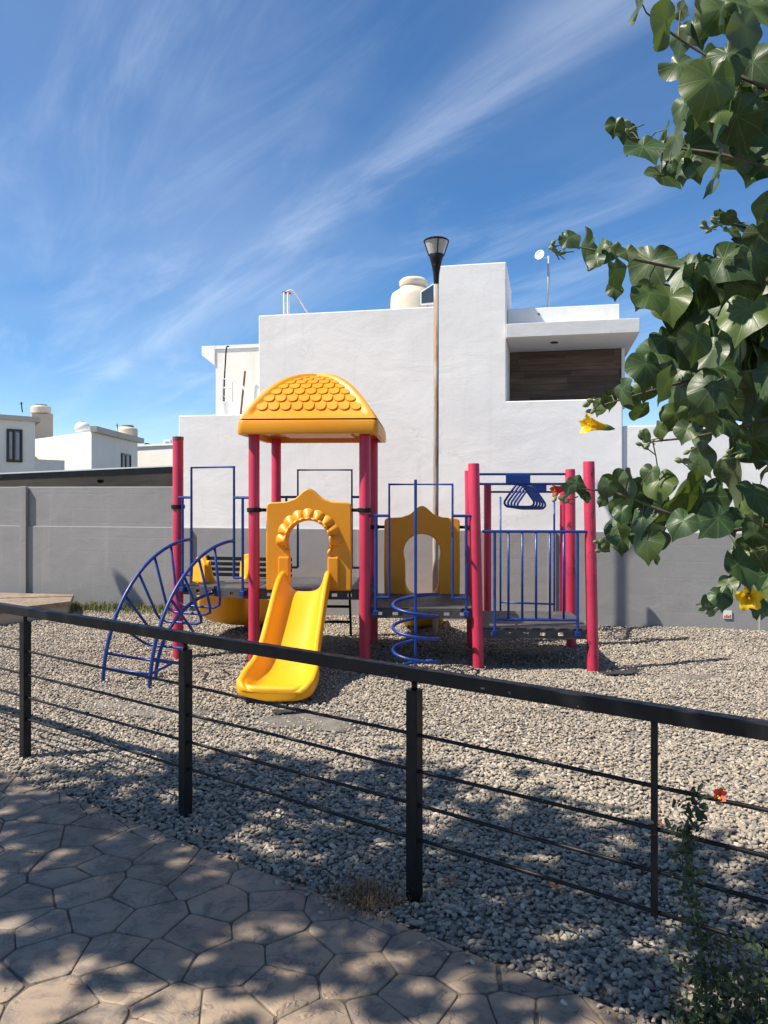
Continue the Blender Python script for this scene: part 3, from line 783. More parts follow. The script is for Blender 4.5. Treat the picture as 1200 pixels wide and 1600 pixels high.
# ------------------------------------------------------------------ lamp post
def street_lamp(lb, zp, label):
    lamp = empty('street_lamp', lb, label, 'street lamp', 'street lamps along the grey wall')
    MB().tube([lb + Vector((0, 0, -.1)), lb + Vector((0, 0, .05)), lb + Vector((.01, 0, 2.2)), lb + Vector((.012, 0, zp))], [.036, .034, .031, .029], 14).build('pole', 'pole', lamp, smooth=True)
    hc = lb + Vector((.012, 0, zp))
    MB().lathe(hc + Vector((0, 0, -.03)), [(.03, 0), (.031, .04), (.036, .12), (.05, .2), (.068, .27), (.086, .33), (.084, .335), (.0, .335)], 20).build('cone', 'black', lamp, smooth=True, autosm=True)
    MB().lathe(hc + Vector((0, 0, .306)), [(.0, 0), (.083, .001), (.1, .05), (.12, .11), (.132, .145), (.0, .15)], 24).build('bowl', 'bowl', lamp, smooth=True, autosm=True)
    MB().lathe(hc + Vector((0, 0, .458)), [(.143, -.006), (.147, .004), (.12, .022), (.06, .036), (.0, .04)], 24).build('cap', 'black', lamp, smooth=True, autosm=True)
    for k in range(4):
        a = R(5 + 90 * k); MB().tube([hc + Vector((math.cos(a) * .086, math.sin(a) * .086, .29)), hc + Vector((math.cos(a) * .142, math.sin(a) * .142, .458))], .006, 6).build('stay', 'black', lamp)
    return lamp
DL = 8.74
street_lamp(Vector(((680 - 600) / 1200 * DL, DL, 0)), at(680, 440, DL).z, 'slim rusty lamp post with black cone head rising behind the middle deck')
street_lamp(Vector((-6.62, 9.86, 0)), at(680, 440, DL).z, 'second slim lamp post standing beyond the left edge')

# ------------------------------------------------------------------ neighbours on the left
def wall_window(parent, p, ux, uz_w, h, nrm):
    """p: lower-left corner; ux: unit vector along the wall; nrm: outward"""
    z = Vector((0, 0, 1)); ax_ = (ux, -nrm, z); w = uz_w
    fr = MB(); t_ = .05
    for cx_, cz_, sx, sz in ((w / 2, t_ / 2, w, t_), (w / 2, h - t_ / 2, w, t_), (t_ / 2, h / 2, t_, h - 2 * t_), (w - t_ / 2, h / 2, t_, h - 2 * t_), (w * .45, h / 2, t_ * .8, h - 2 * t_)):
        fr.box(p + ux * cx_ + z * cz_ + nrm * .012, (sx, .06, sz), ax_)
    wn_ = fr.build('window', 'winframe', parent)
    MB().box(p + ux * w / 2 + z * h / 2 + nrm * .0, (w - .02, .02, h - .02), ax_).build('pane', 'pane', wn_)
    for k in (0.24, 0.72): MB().box(p + ux * (w * k) + z * (h * .5) + nrm * .012, (w * .2, .004, h * .8), ax_).build('curtain', 'curtain', wn_)
# house A (nearest, far left): faces the viewer
dA = 19.0
ha = empty('neighbour_house', at(-60, 735, dA), 'cream house at the left edge with a black framed window', 'house')
def vbox(mb, x0, x1, y0, y1, d0, d1, skew=0.0):
    """box whose near face runs between photo columns x0..x1 at distance d0; skew = extra distance at x1"""
    a, b = at(x0, y1, d0), at(x1, y1, d0 + skew); c = at(x0, y0, d0)
    zt_, zb_ = c.z, a.z
    back = Vector((-0.55 * (d1 - d0), d1 - d0, 0))
    A, B = Vector((a.x, a.y, 0)), Vector((b.x, b.y, 0))
    base = [A, B, B + back, A + back]
    return mb.prism([p + Vector((0, 0, zb_)) for p in base], [p + Vector((0, 0, zt_)) for p in base])
mb = MB(); vbox(mb, -200, 55, 640, 800, dA - 2.2, dA + 6, 2.6); mb.build('wall', 'cream', ha, bevel=.02)
mb = MB(); vbox(mb, -205, 63, 632, 640.5, dA - 2.4, dA + 6.2, 2.8); mb.build('roof_edge', 'beige', ha)
mb = MB(); vbox(mb, 45, 101, 717, 800, dA + 1.6, dA + 4, 1.0); mb.build('yard_wall', 'cream', ha)
A0 = at(-200, 722, dA - 2.2); A1 = at(55, 722, dA + .4); ux = Vector((A1.x - A0.x, A1.y - A0.y, 0)); Lw = ux.length; ux.normalize(); nr = Vector((ux.y, -ux.x, 0))
k0 = (10 + 200) / 255; 
def onA(x):
    t_ = (x - 600) / 1200; s_ = (t_ * A0.y - A0.x) / (ux.x - t_ * ux.y); return Vector((A0.x + ux.x * s_, A0.y + ux.y * s_, 0))
wa, wb = onA(10), onA(34)
wa.z = 1.6 + (770 - 722) / 1200 * wa.y
wall_window(ha, wa + nr * .01, ux, (wb - onA(10)).length, (722 - 670) / 1200 * wa.y, nr)
# house B
dB = 23.0
hb = empty('neighbour_house', at(100, 735, dB), 'cream flat-roofed house in the distance with a round water tank', 'house')
Bc = at(143, 735, dB)
mb = MB()
lft = at(52, 735, dB + 3.4); rgt = at(215, 735, dB + 5.0)
zt_ = at(143, 674, dB).z
ftp = [Vector((Bc.x, Bc.y, 0)), Vector((rgt.x, rgt.y, 0)), Vector((rgt.x - 2.5, rgt.y + 4, 0)), Vector((lft.x, lft.y, 0))]
mb.prism([p for p in ftp], [p + Vector((0, 0, zt_)) for p in ftp]); mb.build('wall', 'cream', hb, bevel=.02)
ux = (ftp[1] - ftp[0]); ux.normalize(); nr = Vector((ux.y, -ux.x, 0))
fc = [ftp[0] + ux * -.02 + nr * .16, ftp[1] + ux * .3 + nr * .16, ftp[1] + ux * .3 - nr * .03, ftp[0] + ux * -.02 - nr * .03]
mb = MB(); mb.prism([p + Vector((0, 0, zt_ - .02)) for p in fc], [p + Vector((0, 0, zt_ + .16)) for p in fc]); mb.build('roof_edge', 'beige', hb)
def onB(x):
    t_ = (x - 600) / 1200; s_ = (t_ * Bc.y - Bc.x) / (ux.x - t_ * ux.y); return Vector((Bc.x + ux.x * s_, Bc.y + ux.y * s_, 0))
wa = onB(189); wb = onB(203); wl = (wb - wa).length; wa.z = 1.6 + (770 - 733) / 1200 * wa.y
wall_window(hb, wa + nr * .01, ux, wl, 25 / 1200 * wa.y, nr)
dC = 31.0
hc_ = empty('neighbour_house', at(245, 735, dC), 'pale flat house seen past the magenta corner post', 'house')
mb = MB(); vbox(mb, 205, 300, 698, 800, dC, dC + 6, -1.6); mb.build('wall', 'cream', hc_, bevel=.02)
mb = MB(); vbox(mb, 204, 301, 695.5, 698.2, dC - .1, dC + 6.1, -1.6); mb.build('roof_edge', 'cream', hc_)
# their tanks
mb = MB(); vbox(mb, 50, 83, 646, 720, dB + 5.0, dB + 7, .2); mb.build('stair_block', 'tan', ha)
ta = at(64, 646, dB + 5.8)
tt = tinaco('water_tank', ta, 0.36, (648 - 634) / 1200 * ta.y, 'pale squat water tank on the tan stair block at far left', 'tank', 'tankdark')
tb = at(129, 674, dB + 1.5)
tt2 = empty('water_tank', tb, 'round white dome tank in the middle of the distant roof', 'water tank')
MB().lathe(tb, [(.22, 0), (.24, .08), (.235, .16), (.19, .24), (.11, .29), (.0, .3)], 20).build('tank_body', 'wplastic', tt2, smooth=True)
MB().lathe(tb + Vector((0, 0, .285)), [(.06, 0), (.06, .03), (.0, .035)], 12).build('lid', 'tankdark', tt2)
td = at(199, 686, dB + 4.6)
tinaco('water_tank', td, 0.36, (688 - 666) / 1200 * td.y, 'cream water tank right of the dome tank on the distant roof', 'tank', 'tankdark')
ac = empty('air_conditioner', at(262, 700, dC - .0), 'small pale air conditioner unit on the distant roof edge', 'air conditioner')
ca_ = at(262, 694, dC + .5)
MB().box(ca_, (.3, .25, .34)).build('casing', 'wplastic', ac, bevel=.02)
MB().lathe(ca_ + Vector((0.02, -.128, 0)), [(0, 0), (.1, .0), (.1, .012)], 14, (Vector((1, 0, 0)), Vector((0, 0, 1)), Vector((0, -1, 0)))).build('fan_grille', 'ltgrey', ac)
MB().box(ca_ + Vector((0, 0, -.19)), (.24, .2, .06)).build('foot', 'black', ac)
MB().tube(bez([at(256, 697, dC + .4), at(247, 698, dC + .4), at(236, 695, dC + .4), at(228, 693, dC + .4), at(226, 697, dC + .4)]), .03, 6).build('cable', 'black', ac, smooth=True)

for x, y0, y1, d_, nm in ((33, 628, 640, dA, 'thin black aerial on the cream house at the left edge'), (183, 662, 676, dB + 4, 'thin black aerial beside the cream tank on the distant roof')):
    ae = empty('aerial', at(x, y1, d_), nm, 'aerial')
    MB().tube([at(x + 2, y1 + 4, d_), at(x, y0, d_)], .014, 6).build('rod', 'black', ae)
    MB().tube([at(x - 3, y0 + 3, d_), at(x + 3, y0 + 2, d_)], .01, 6).build('cross_rod', 'black', ae)
# carport roof behind the left wall
cp = empty('carport', at(130, 770, 12.5), 'black flat carport roof just above the grey wall with a hanging lamp', 'carport')
f0, f1 = at(-160, 748, 11.9), at(292, 728, 11.2)
bk_ = Vector((0.9, 4.2, -.42))
def cq(p, dz): return p + Vector((0, 0, dz))
MB().prism([f0, f1, cq(f1 + bk_, -.02), cq(f0 + bk_, -.02)], [cq(f0, .02), cq(f1, .02), cq(f1 + bk_, .0), cq(f0 + bk_, .0)]).build('roof_sheet', 'wplastic', cp)
MB().prism([cq(f0, -.09), cq(f1, -.09), cq(f1 + bk_ * .02, -.09), cq(f0 + bk_ * .02, -.09)], [cq(f0, -.003), cq(f1, -.003), cq(f1 + bk_ * .02, -.003), cq(f0 + bk_ * .02, -.003)]).build('beam', 'black', cp)
MB().prism([cq(f0 + bk_ * .025, -.05), cq(f1 + bk_ * .025, -.05), cq(f1 + bk_, -.07), cq(f0 + bk_, -.07)], [cq(f0 + bk_ * .025, -.03), cq(f1 + bk_ * .025, -.03), cq(f1 + bk_, -.05), cq(f0 + bk_, -.05)]).build('soffit', 'carport_under', cp)
MB().box((f1 + bk_ * .5 + Vector((.03, 0, -1.0))), (.1, .1, 2.0)).build('post', 'black', cp)
lc = at(157, 752, 12.2)
MB().lathe(lc + Vector((0, 0, -.03)), [(.0, .0), (.03, .0), (.055, .03), (.05, .045), (.015, .07), (.01, .2)], 16).build('hanging_lamp', 'black', cp, smooth=True)

# raised slab on the left, grass strip
sl = [(-4.1, 9.92), (-4.65, 9.2), (-6.3, 7.3), (-8, 7.3), (-8, 11.3), (-4.3, 10.55)]
slab = empty('raised_slab', (-4.6, 9.2, 0), 'low tan stamped concrete slab in the corner by the grey wall', 'slab')
MB().prism([Vector((x, y, -.05)) for x, y in sl], [Vector((x, y, .14)) for x, y in sl]).build('base', 'tan', slab)
sl2 = [(-4.05, 9.93), (-4.65, 9.15), (-6.3, 7.24), (-8, 7.24), (-8, 11.3), (-4.27, 10.58)]
MB().prism([Vector((x, y, .1405)) for x, y in sl2], [Vector((x, y, .2)) for x, y in sl2]).build('top', 'stone', slab, bevel=.01)
def blades(name, gen, n, mat, label, cat='grass', kind='stuff', parent=None):
    mb = MB(); rr = random.Random(9)
    for _ in range(n):
        b_, h_, w_ = gen(rr); a = rr.uniform(0, 6.28); tl = rr.uniform(0.1, .8)
        dx = Vector((math.cos(a), math.sin(a), 0)); sd = Vector((-dx.y, dx.x, 0)) * w_
        p1 = b_ + dx * h_ * tl * .35 + Vector((0, 0, h_ * .6)); p2 = b_ + dx * h_ * tl + Vector((0, 0, h_ * (1 - .4 * tl)))
        mb.add([b_ - sd, b_ + sd, p1 + sd * .7, p1 - sd * .7, p2], [(0, 1, 2, 3), (3, 2, 4)])
    o = mb.build(name, mat, parent, fix=False); tag(o, label, cat, kind=kind); return o
def gen_wall(rr):
    x = rr.uniform(100, 290); q_ = -abs(rr.gauss(.05, .2)); p_ = hw(hp(x, q_), q_, 0); clump = .5 + .5 * mnoise.noise(Vector((x * .08, 0, 0)))
    p_.z = hgt(p_.x, p_.y); return p_, rr.uniform(.04, .15) * (.4 + clump), .0035
blades('grass', gen_wall, 2600, 'grass', 'thin green and straw grass strip along the foot of the grey wall')

# ------------------------------------------------------------------ weed cloth scraps on the gravel
def scrap(c, sx, sy, rot, label, mat='fabric', lift=0.007, curl=0.0, seed=0):
    mb = MB(); rr = random.Random(seed); n = 9
    o = empty('weed_cloth', (c.x, c.y, hgt(c.x, c.y)), label, 'cloth scrap')
    g_ = {}
    for i in range(n + 1):
        for j in range(n + 1):
            u, v = (i / n - .5), (j / n - .5)
            wob = 1 + .5 * mnoise.noise(Vector((math.cos(math.atan2(v, u)) * 2.2, math.sin(math.atan2(v, u)) * 2.2, seed * 3.7)))
            x, y = u * sx * wob, v * sy * wob
            X = c.x + x * math.cos(rot) - y * math.sin(rot); Y = c.y + x * math.sin(rot) + y * math.cos(rot)
            z = hgt(X, Y) + lift + .010 * mnoise.noise(Vector((X * 7, Y * 7, seed))) + curl * max(0, u) ** 2 * 4
            if max(abs(u), abs(v)) > .42: z -= lift * .9 * (1 if curl == 0 else .3)
            mb.v.append(Vector((X, Y, z)))
    for i in range(n):
        for j in range(n):
            if (i in (0, n - 1) and j in (0, n - 1)): continue
            a = i * (n + 1) + j; mb.f.append((a, a + n + 1, a + n + 2, a + 1))
    ob = mb.build('sheet', mat, o, smooth=True)
    sd = ob.modifiers.new('t', 'SOLIDIFY'); sd.thickness = .002
    return o
scrap(gnd(480, 1126), .75, .38, R(-12), 'grey weed cloth patch showing through gravel below the front slide', seed=1)
scrap(gnd(450, 1116), .2, .08, R(10), 'crumpled black weed cloth edge just below the front slide', 'fabricdark', .03, .05, seed=6)
scrap(gnd(230, 1112), .95, .3, R(-14), 'grey weed cloth patch in gravel below the blue arched climber', seed=2)
scrap(gnd(1080, 1054), .5, .25, R(0), 'grey weed cloth patch right of the outer magenta post', seed=3)
scrap(gnd(967, 975), .16, .1, R(60), 'black curled weed cloth scrap near the foot of the wall', 'fabricdark', .03, .12, seed=4)
scrap(gnd(965, 1046), .36, .14, R(5), 'black torn weed cloth at the foot of the outer magenta post', 'fabricdark', .02, .03, seed=5)
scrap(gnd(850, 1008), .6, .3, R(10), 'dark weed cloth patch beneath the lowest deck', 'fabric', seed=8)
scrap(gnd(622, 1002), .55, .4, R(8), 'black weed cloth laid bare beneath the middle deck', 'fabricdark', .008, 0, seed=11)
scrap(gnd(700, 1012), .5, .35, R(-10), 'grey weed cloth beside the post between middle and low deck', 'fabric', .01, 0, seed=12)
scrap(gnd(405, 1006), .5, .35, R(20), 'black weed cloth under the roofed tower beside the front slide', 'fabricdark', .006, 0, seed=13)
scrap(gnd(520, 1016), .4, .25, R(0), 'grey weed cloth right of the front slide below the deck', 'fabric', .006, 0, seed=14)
for i, (x, y, lab) in enumerate(((1022, 1030, 'fallen orange hibiscus flower on gravel near the wall side'), (1093, 1024, 'small fallen orange petal right of the other orange bits'), (868, 1392, 'dry red petal on the pebbles below the railing'), (704, 1382, 'small red petal on pebbles right of the middle fence post'), (1035, 1294, 'dark red wilted flower on pebbles behind the thin fence bar'))):
    c = gnd(x, y); c.z = hgt(c.x, c.y) + .022
    mb = MB(); s_ = .035
    for k in range(3):
        a = k * 2.1 + i; dv = Vector((math.cos(a), math.sin(a), .1)); sd = Vector((-dv.y, dv.x, 0))
        mb.add([c, c + dv * s_ * .6 + sd * s_ * .4, c + dv * s_ * 1.1 + Vector((0, 0, .006)), c + dv * s_ * .6 - sd * s_ * .4], [(0, 1, 2, 3)])
    tag(mb.build('fallen_petal', 'orangeleaf', fix=False), lab, 'petal')

# ------------------------------------------------------------------ play structure
TH = R(3.4)
U = Vector((math.sin(TH), math.cos(TH), 0)); RT = Vector((math.cos(TH), -math.sin(TH), 0)); Z = Vector((0, 0, 1))
S = 1.06
FL = Vector((-1.24, 7.33, 0)); FR = FL + RT * S; BL = FL + U * S; BR = FR + U * S
F2 = FR + RT * S; B2 = BR + RT * S; F3 = F2 + RT * S; B3 = B2 + RT * S
AP = Vector((-2.07, 7.72, 0))
Q1, Q2 = Vector((1.20, 8.9, 0)), Vector((2.08, 8.9, 0))
DZ1, DZ2, DZ3 = 0.684, 0.514, 0.335
play = empty('play_structure', FL + RT * S * 1.5, 'playground set with magenta posts, yellow slides and domed roof and blue climbers', 'play structure')
def post(p, ztop, lean=Vector((0, 0, 0)), r=.053, mat='post', cap=True):
    b_ = Vector((p.x, p.y, hgt(p.x, p.y) - .12)); tp = Vector((p.x, p.y, ztop)) + lean
    b_ = b_ - lean * .4
    o = MB().tube([b_, b_.lerp(tp, .5), tp - Z * .012, tp], [r, r, r, r * .93], 24).build('post', mat, play, smooth=True, autosm=True)
    return o
for p in (FL, FR, BL, BR): post(p, 2.19)
post(AP, 2.16)
post(F2, 1.876, RT * -.035); post(F3, 1.892, RT * -.03, mat='scuffed'); post(B2, 1.84, RT * -.02); post(B3, 1.853, RT * -.01, mat='scuffed')
post(Q1, 1.705, r=.043); post(Q2, 1.70, r=.043)
MB().tube([AP + Z * 2.13, AP + Z * 2.162, AP + Z * 2.166], [.0555, .0555, .04], 24).build('post_cap', pmat('worn_cap', (0.25, .06, .07), .6, .3, 20, dirt=(.3, .29, .28), dirt_amt=.9, dscale=25), play, smooth=True, autosm=True)

def deck(corners, z):
    """plate with slotted skirts on every side"""
    n = len(corners); cen = sum(corners, Vector((0, 0, 0))) / n
    ins = [c + (cen - c).normalized() * .01 for c in corners]
    d_ = MB().prism([c + Z * (z - .025) for c in ins], [c + Z * z for c in ins]).build('deck', 'rubber', play, bevel=.006)
    # raised tread ribs
    e0 = (corners[1] - corners[0]); 
    for i in range(n):
        a, b_ = corners[i], corners[(i + 1) % n]
        e = (b_ - a); L_ = e.length; e.normalize(); nn = Vector((e.y, -e.x, 0))
        if nn.dot(cen - a) > 0: nn = -nn
        mb = MB(); ax_ = (e, nn, Z)
        a2 = a + e * .055; Ls = L_ - .11
        mb.box(a2 + e * Ls / 2 + Z * (z - .027), (Ls, .016, .022), ax_)
        mb.box(a2 + e * Ls / 2 + Z * (z - .083), (Ls, .016, .026), ax_)
        x = 0.0; slots = 6; pitch = Ls / slots
        for k in range(slots + 1):
            w_ = pitch * (.62 if k % 2 else .72)
            if k in (0, slots): w_ *= .6
            c_ = min(max(k * pitch, w_ / 2), Ls - w_ / 2)
            mb.box(a2 + e * c_ + Z * (z - .054), (w_, .0155, .033), ax_)
        mb.build('skirt', 'rubber', d_)
    return d_
deck([FL, FR, BR, BL], DZ1)
deck([AP, FL, BL], DZ1 - .002)
deck([FR, F2, B2, BR], DZ2)
deck([F2, F3, B3, B2], DZ3)
# stepped riser boards between decks
for (a, b_, z0, z1) in ((FR, BR, DZ2, DZ1), (F2, B2, DZ3, DZ2)):
    MB().box((a + b_) / 2 + Z * ((z0 + z1) / 2 - .02) + RT * .012, (.012, S - .13, z1 - z0 - .06), (RT, U, Z)).build('riser', 'rubber', play)

RB = .0135
def arch_rail(a, b_, z, out=0.0, f=(.1, .22, .78, .9)):
    e = b_ - a; nn = Vector((e.y, -e.x, 0)).normalized() * out
    def pt(t_, h): return a + e * t_ + nn + Z * (z + h)
    mb = MB()
    mb.tube([pt(f[1], .10), pt(f[1], 1.165), pt(f[2], 1.165), pt(f[2], .10)], RB)
    mb.tube([pt(.04, .87), pt(f[1], .87)], RB); mb.tube([pt(f[2], .87), pt(.96, .87)], RB)
    mb.tube([pt(f[0], .87), pt(f[0], -.05)], RB); mb.tube([pt(f[3], .87), pt(f[3], -.05)], RB)
    mb.tube([pt(f[0], .10), pt(f[1], .10)], RB); mb.tube([pt(f[2], .10), pt(f[3], .10)], RB)
    o = mb.build('arch_rail', 'blue', play, smooth=True, autosm=True)
    for t_ in (f[0], f[3]):
        MB().box(pt(t_, -.045), (.05, .05, .05), (e.normalized(), Vector((e.y, -e.x, 0)).normalized(), Z)).build('bracket', 'blue', o, bevel=.006)
    return o
arch_rail(AP, FL, DZ1, .03, (.09, .21, .77, .88))
arch_rail(BL, BR, DZ1, -.03)
arch_rail(FR, F2, DZ2, .03)
def clamp_ring(p, z, r=.053):
    return MB().lathe(p + Z * z, [(r + .001, -.022), (r + .014, -.02), (r + .016, 0), (r + .014, .02), (r + .001, .022)], 20)
def clamp_pair(a, b_, z, gap):
    e = (b_ - a).normalized(); Lg = (b_ - a).length
    for p, s_ in ((a, 1), (b_, -1)):
        o = clamp_ring(p, z).build('clamp', 'black', play, smooth=True, autosm=True)
        MB().tube([p + e * s_ * .055 + Z * z, p + e * s_ * gap + Z * z], .017, 10).build('bolt', 'black', o, smooth=True, autosm=True)
clamp_pair(FL, FR, 1.436, .14); clamp_pair(BR, B2, 1.23, .14)
clamp_ring(AP, 1.46).build('clamp', 'black', play, smooth=True, autosm=True)

# --- arched plastic panels
def panel(a, b_, z, side):
    """side=+1: the moulded awning faces -normal (towards the outside)"""
    e = (b_ - a).normalized(); nn = Vector((e.y, -e.x, 0)) * side; c = (a + b_) / 2
    W = .405; H = .825; CR = .955
    def pt(x, h, d=0): return c + e * x + nn * d + Z * (z + h)
    ol = [(-W, -.01)]
    ol += [(-W - .004 + .02 * 0, .3), (-W, H - .04), (-W + .012, H - .012), (-W + .04, H), (-.22, H + .006), (-.175, H + .022)]
    for k in range(0, 13):
        u = -0.15 + .30 * k / 12; ol.append((u, H + .03 + (CR - H - .03) * (math.cos(u / .15 * math.pi) * .5 + .5) ** .8))
    ol += [(.175, H + .022), (.22, H + .006), (W - .04, H), (W - .012, H - .012), (W, H - .04), (W + .004, .3), (W, -.01)]
    inn = [(.18, -.01), (.178, .25), (.183, .34)]
    for k in range(0, 17):
        a_ = R(-20 + 220 * k / 16); inn.append((.198 * math.cos(a_), .455 + .198 * math.sin(a_)))
    inn += [(-.183, .34), (-.178, .25), (-.18, -.01)]
    poly = ol + inn
    mb = MB(); T = .034
    mb.prism([pt(x, h, T) for x, h in poly], [pt(x, h, -T) for x, h in poly])
    o = mb.build('panel', 'roofyel', play, bevel=.012, segs=3)  # deeper orange than the slides: shade put into the colour
    o.data.polygons.foreach_set('use_smooth', [True] * len(o.data.polygons)); o.data.set_sharp_from_angle(angle=R(30))
    # scalloped awning bulges moulded round the arch
    mb = MB(); nl = 9
    for k in range(nl):
        a_ = R(188 - 196 * (k + .5) / nl); da = R(196 / nl)
        rings = []
        for i in range(7):
            rr = .203 + (.315 - .203) * i / 6; prof = .068 * (1 - (i / 6) ** 1.7) + .008
            rg = []
            for j in range(7):
                b2 = a_ + da * .5 * (j - 3) / 3; bul = math.cos((j - 3) / 3 * math.pi / 2) ** .7 if abs(j - 3) < 3 else 0
                rr2 = rr - (.018 * (1 - bul) * (i / 6))
                rg.append(pt(rr2 * math.cos(b2), .455 + rr2 * math.sin(b2), T - .004 + prof * (.45 + .55 * bul)))
            rings.append(rg)
        # skirt at the inner edge down to the panel
        inner = [pt(.2 * math.cos(a_ + da * .5 * (j - 3) / 3), .455 + .2 * math.sin(a_ + da * .5 * (j - 3) / 3), T - .01) for j in range(7)]
        mb.rings([inner] + rings, closed_ring=False)
    mb.build('awning', 'roofyel', o, smooth=True, subd=1)
    mb = MB()
    for k in range(15):
        a_ = R(205 - 230 * k / 14); cx_, cz_ = .218 * math.cos(a_), .455 + .218 * math.sin(a_)
        if a_ < R(5) or a_ > R(175): dd = .03
        else: dd = .075
        tx = -math.sin(a_); tz_ = math.cos(a_)
        ax_ = (e * tx + Z * tz_, e * math.cos(a_) + Z * math.sin(a_), nn)
        mb.lathe(pt(cx_, cz_, T + dd - .022), [(.0, -.02), (.020, -.014), (.027, 0), (.02, .012), (.0, .018)], 12, (ax_[0] * 1.25, ax_[1] * .62, ax_[2]))
    mb.build('beads', 'roofyel', o, smooth=True)
    for s_ in (-1, 1):
        MB().box(pt(s_ * .235, .16, T + .008), (.105, .03, .3), (e, nn, Z)).build('moulded_pad', 'roofyel', o, bevel=.012)
    return o
panel(FL, FR, DZ1, 1)
panel(BR, B2, DZ2 - .01, -1)

# --- slides
def slide(path, up_list, w_list, h_list, f_list, name='slide', belly=0.0):
    """path: bed points; h: wall height; f: how far the bed is lifted towards the rim (exit lip)"""
    rings = []; n = len(path)
    for i in range(n):
        p = path[i]
        tv = (path[min(i + 1, n - 1)] - path[max(i - 1, 0)]).normalized()
        side = tv.cross(Z).normalized(); up = side.cross(tv).normalized()
        w, h, f_ = w_list[i], h_list[i], f_list[i]
        fl = f_ * h
        prof = [(-w, h - .03), (-w + .008, h - .008), (-w + .028, h), (-w + .05, h - .008), (-w + .06, h - .03), (-w + .085, max(.07, fl)), (-w + .115, max(.026, fl)), (-w + .16, max(.003, fl)), (0, fl),
                (w - .16, max(.003, fl)), (w - .115, max(.026, fl)), (w - .085, max(.07, fl)), (w - .06, h - .03), (w - .05, h - .008), (w - .028, h), (w - .008, h - .008), (w, h - .03), (w - .003, .01 - belly * .3), (w - .03, -.03 - belly * .65), (w - .1, -.045 - belly * .92), (0, -.047 - belly), (-w + .1, -.045 - belly * .92), (-w + .03, -.03 - belly * .65), (-w + .003, .01 - belly * .3)]
        prof = [(a, min(b_, h)) if k < 17 else (a, b_) for k, (a, b_) in enumerate(prof)]
        rings.append([p + side * a + up * b_ for a, b_ in prof])
    mb = MB().rings(rings, cap=False); np_ = len(rings[0])
    for ri_ in (0, len(rings) - 1):
        side0 = (rings[ri_][16] - rings[ri_][0]).normalized(); tz_ = Z
        flat = [Vector(((q_ - rings[ri_][0]).dot(side0), (q_ - rings[ri_][0]).z, 0)) for q_ in rings[ri_]]
        for tri_ in tessellate_polygon([flat]): mb.f.append(tuple(ri_ * np_ + k_ for k_ in tri_))
    o = mb.build(name, 'yellow', play, smooth=True, subd=1)
    return o
def interp(xs_, ys_, x): return float(np.interp(x, xs_, ys_))
cS = (FL + FR) / 2 - RT * .03
ss_ = [0.0, .06, .12, .2, .3, .42, .55, .7, .85, .97, 1.07, 1.16, 1.25, 1.33, 1.40, 1.46, 1.50, 1.53, 1.545]
zk = [0, .1, .18, .3, .45, .6, .75, .9, 1.02, 1.12, 1.22, 1.35, 1.55]; zv = [.668, .664, .64, .575, .47, .365, .262, .172, .118, .092, .084, .08, .08]
pth = [cS - U * s_ + Z * interp(zk, zv, s_) for s_ in ss_]
slide(pth, None, [interp([0, .1, .9, 1.2, 1.46, 1.52, 1.545], [.235, .25, .262, .305, .305, .285, .24], s_) for s_ in ss_],
      [interp([0, .1, .3, .9, 1.25, 1.5, 1.545], [.2, .19, .175, .16, .14, .1, .05], s_) for s_ in ss_],
      [interp([0, 1.38, 1.46, 1.5, 1.545], [0, 0, .25, .75, .98], s_) for s_ in ss_])
# straight slide behind the middle deck
cS = (BR + B2) / 2
pth = [cS + U * s_ * .85 + Z * (interp(zk, zv, s_) - .16 if interp(zk, zv, s_) > .25 else max(.07, interp(zk, zv, s_) - .16)) for s_ in ss_]
slide(pth, None, [.25] * len(ss_), [interp([0, .1, .3, .9, 1.545], [.2, .19, .13, .1, .05], s_) for s_ in ss_], [interp([0, 1.38, 1.46, 1.5, 1.545], [0, 0, .25, .75, .98], s_) for s_ in ss_])
# curved slide from the three-cornered deck
fv = BL - AP; mid = (AP + BL) / 2; nrm = Vector((-fv.y, fv.x, 0)).normalized()
rad = .8; cR = mid + Vector((nrm.y, -nrm.x, 0)) * rad
a0 = math.atan2((mid - cR).y, (mid - cR).x)
pth = []; na_ = 26
for i in range(na_ + 1):
    u = i / na_; a_ = a0 - R(125) * u
    pth.append(cR + Vector((math.cos(a_) * rad, math.sin(a_) * rad, 0)) + Z * interp([0, .05, .18, .32, .5, .8, 1], [.668, .655, .46, .29, .205, .155, .145], u))
pth = [mid - nrm * .05 + Z * .668] + pth
n_ = len(pth)
slide(pth, None, [.27] * n_, [interp([0, 2, 6, 14, n_ - 1], [.24, .24, .24, .22, .14], i) for i in range(n_)], [interp([0, n_ - 4, n_ - 1], [0, 0, .95], i) for i in range(n_)], 'curved_slide', .09)
# hood cheeks at the curved slide entry
fe = fv.normalized()
for s_ in (-1, 1):
    c_ = mid + fe * s_ * .27 + nrm * .04
    MB().prism([c_ - fe * .03 + nrm * x + Z * z_ for x, z_ in ((-.1, .68), (.22, .66), (.2, .84), (.12, .93), (0, .95), (-.08, .86))], [c_ + fe * .03 + nrm * x + Z * z_ for x, z_ in ((-.1, .68), (.22, .66), (.2, .84), (.12, .93), (0, .95), (-.08, .86))]).build('slide_cheek', 'yellow', play, bevel=.014, segs=3)

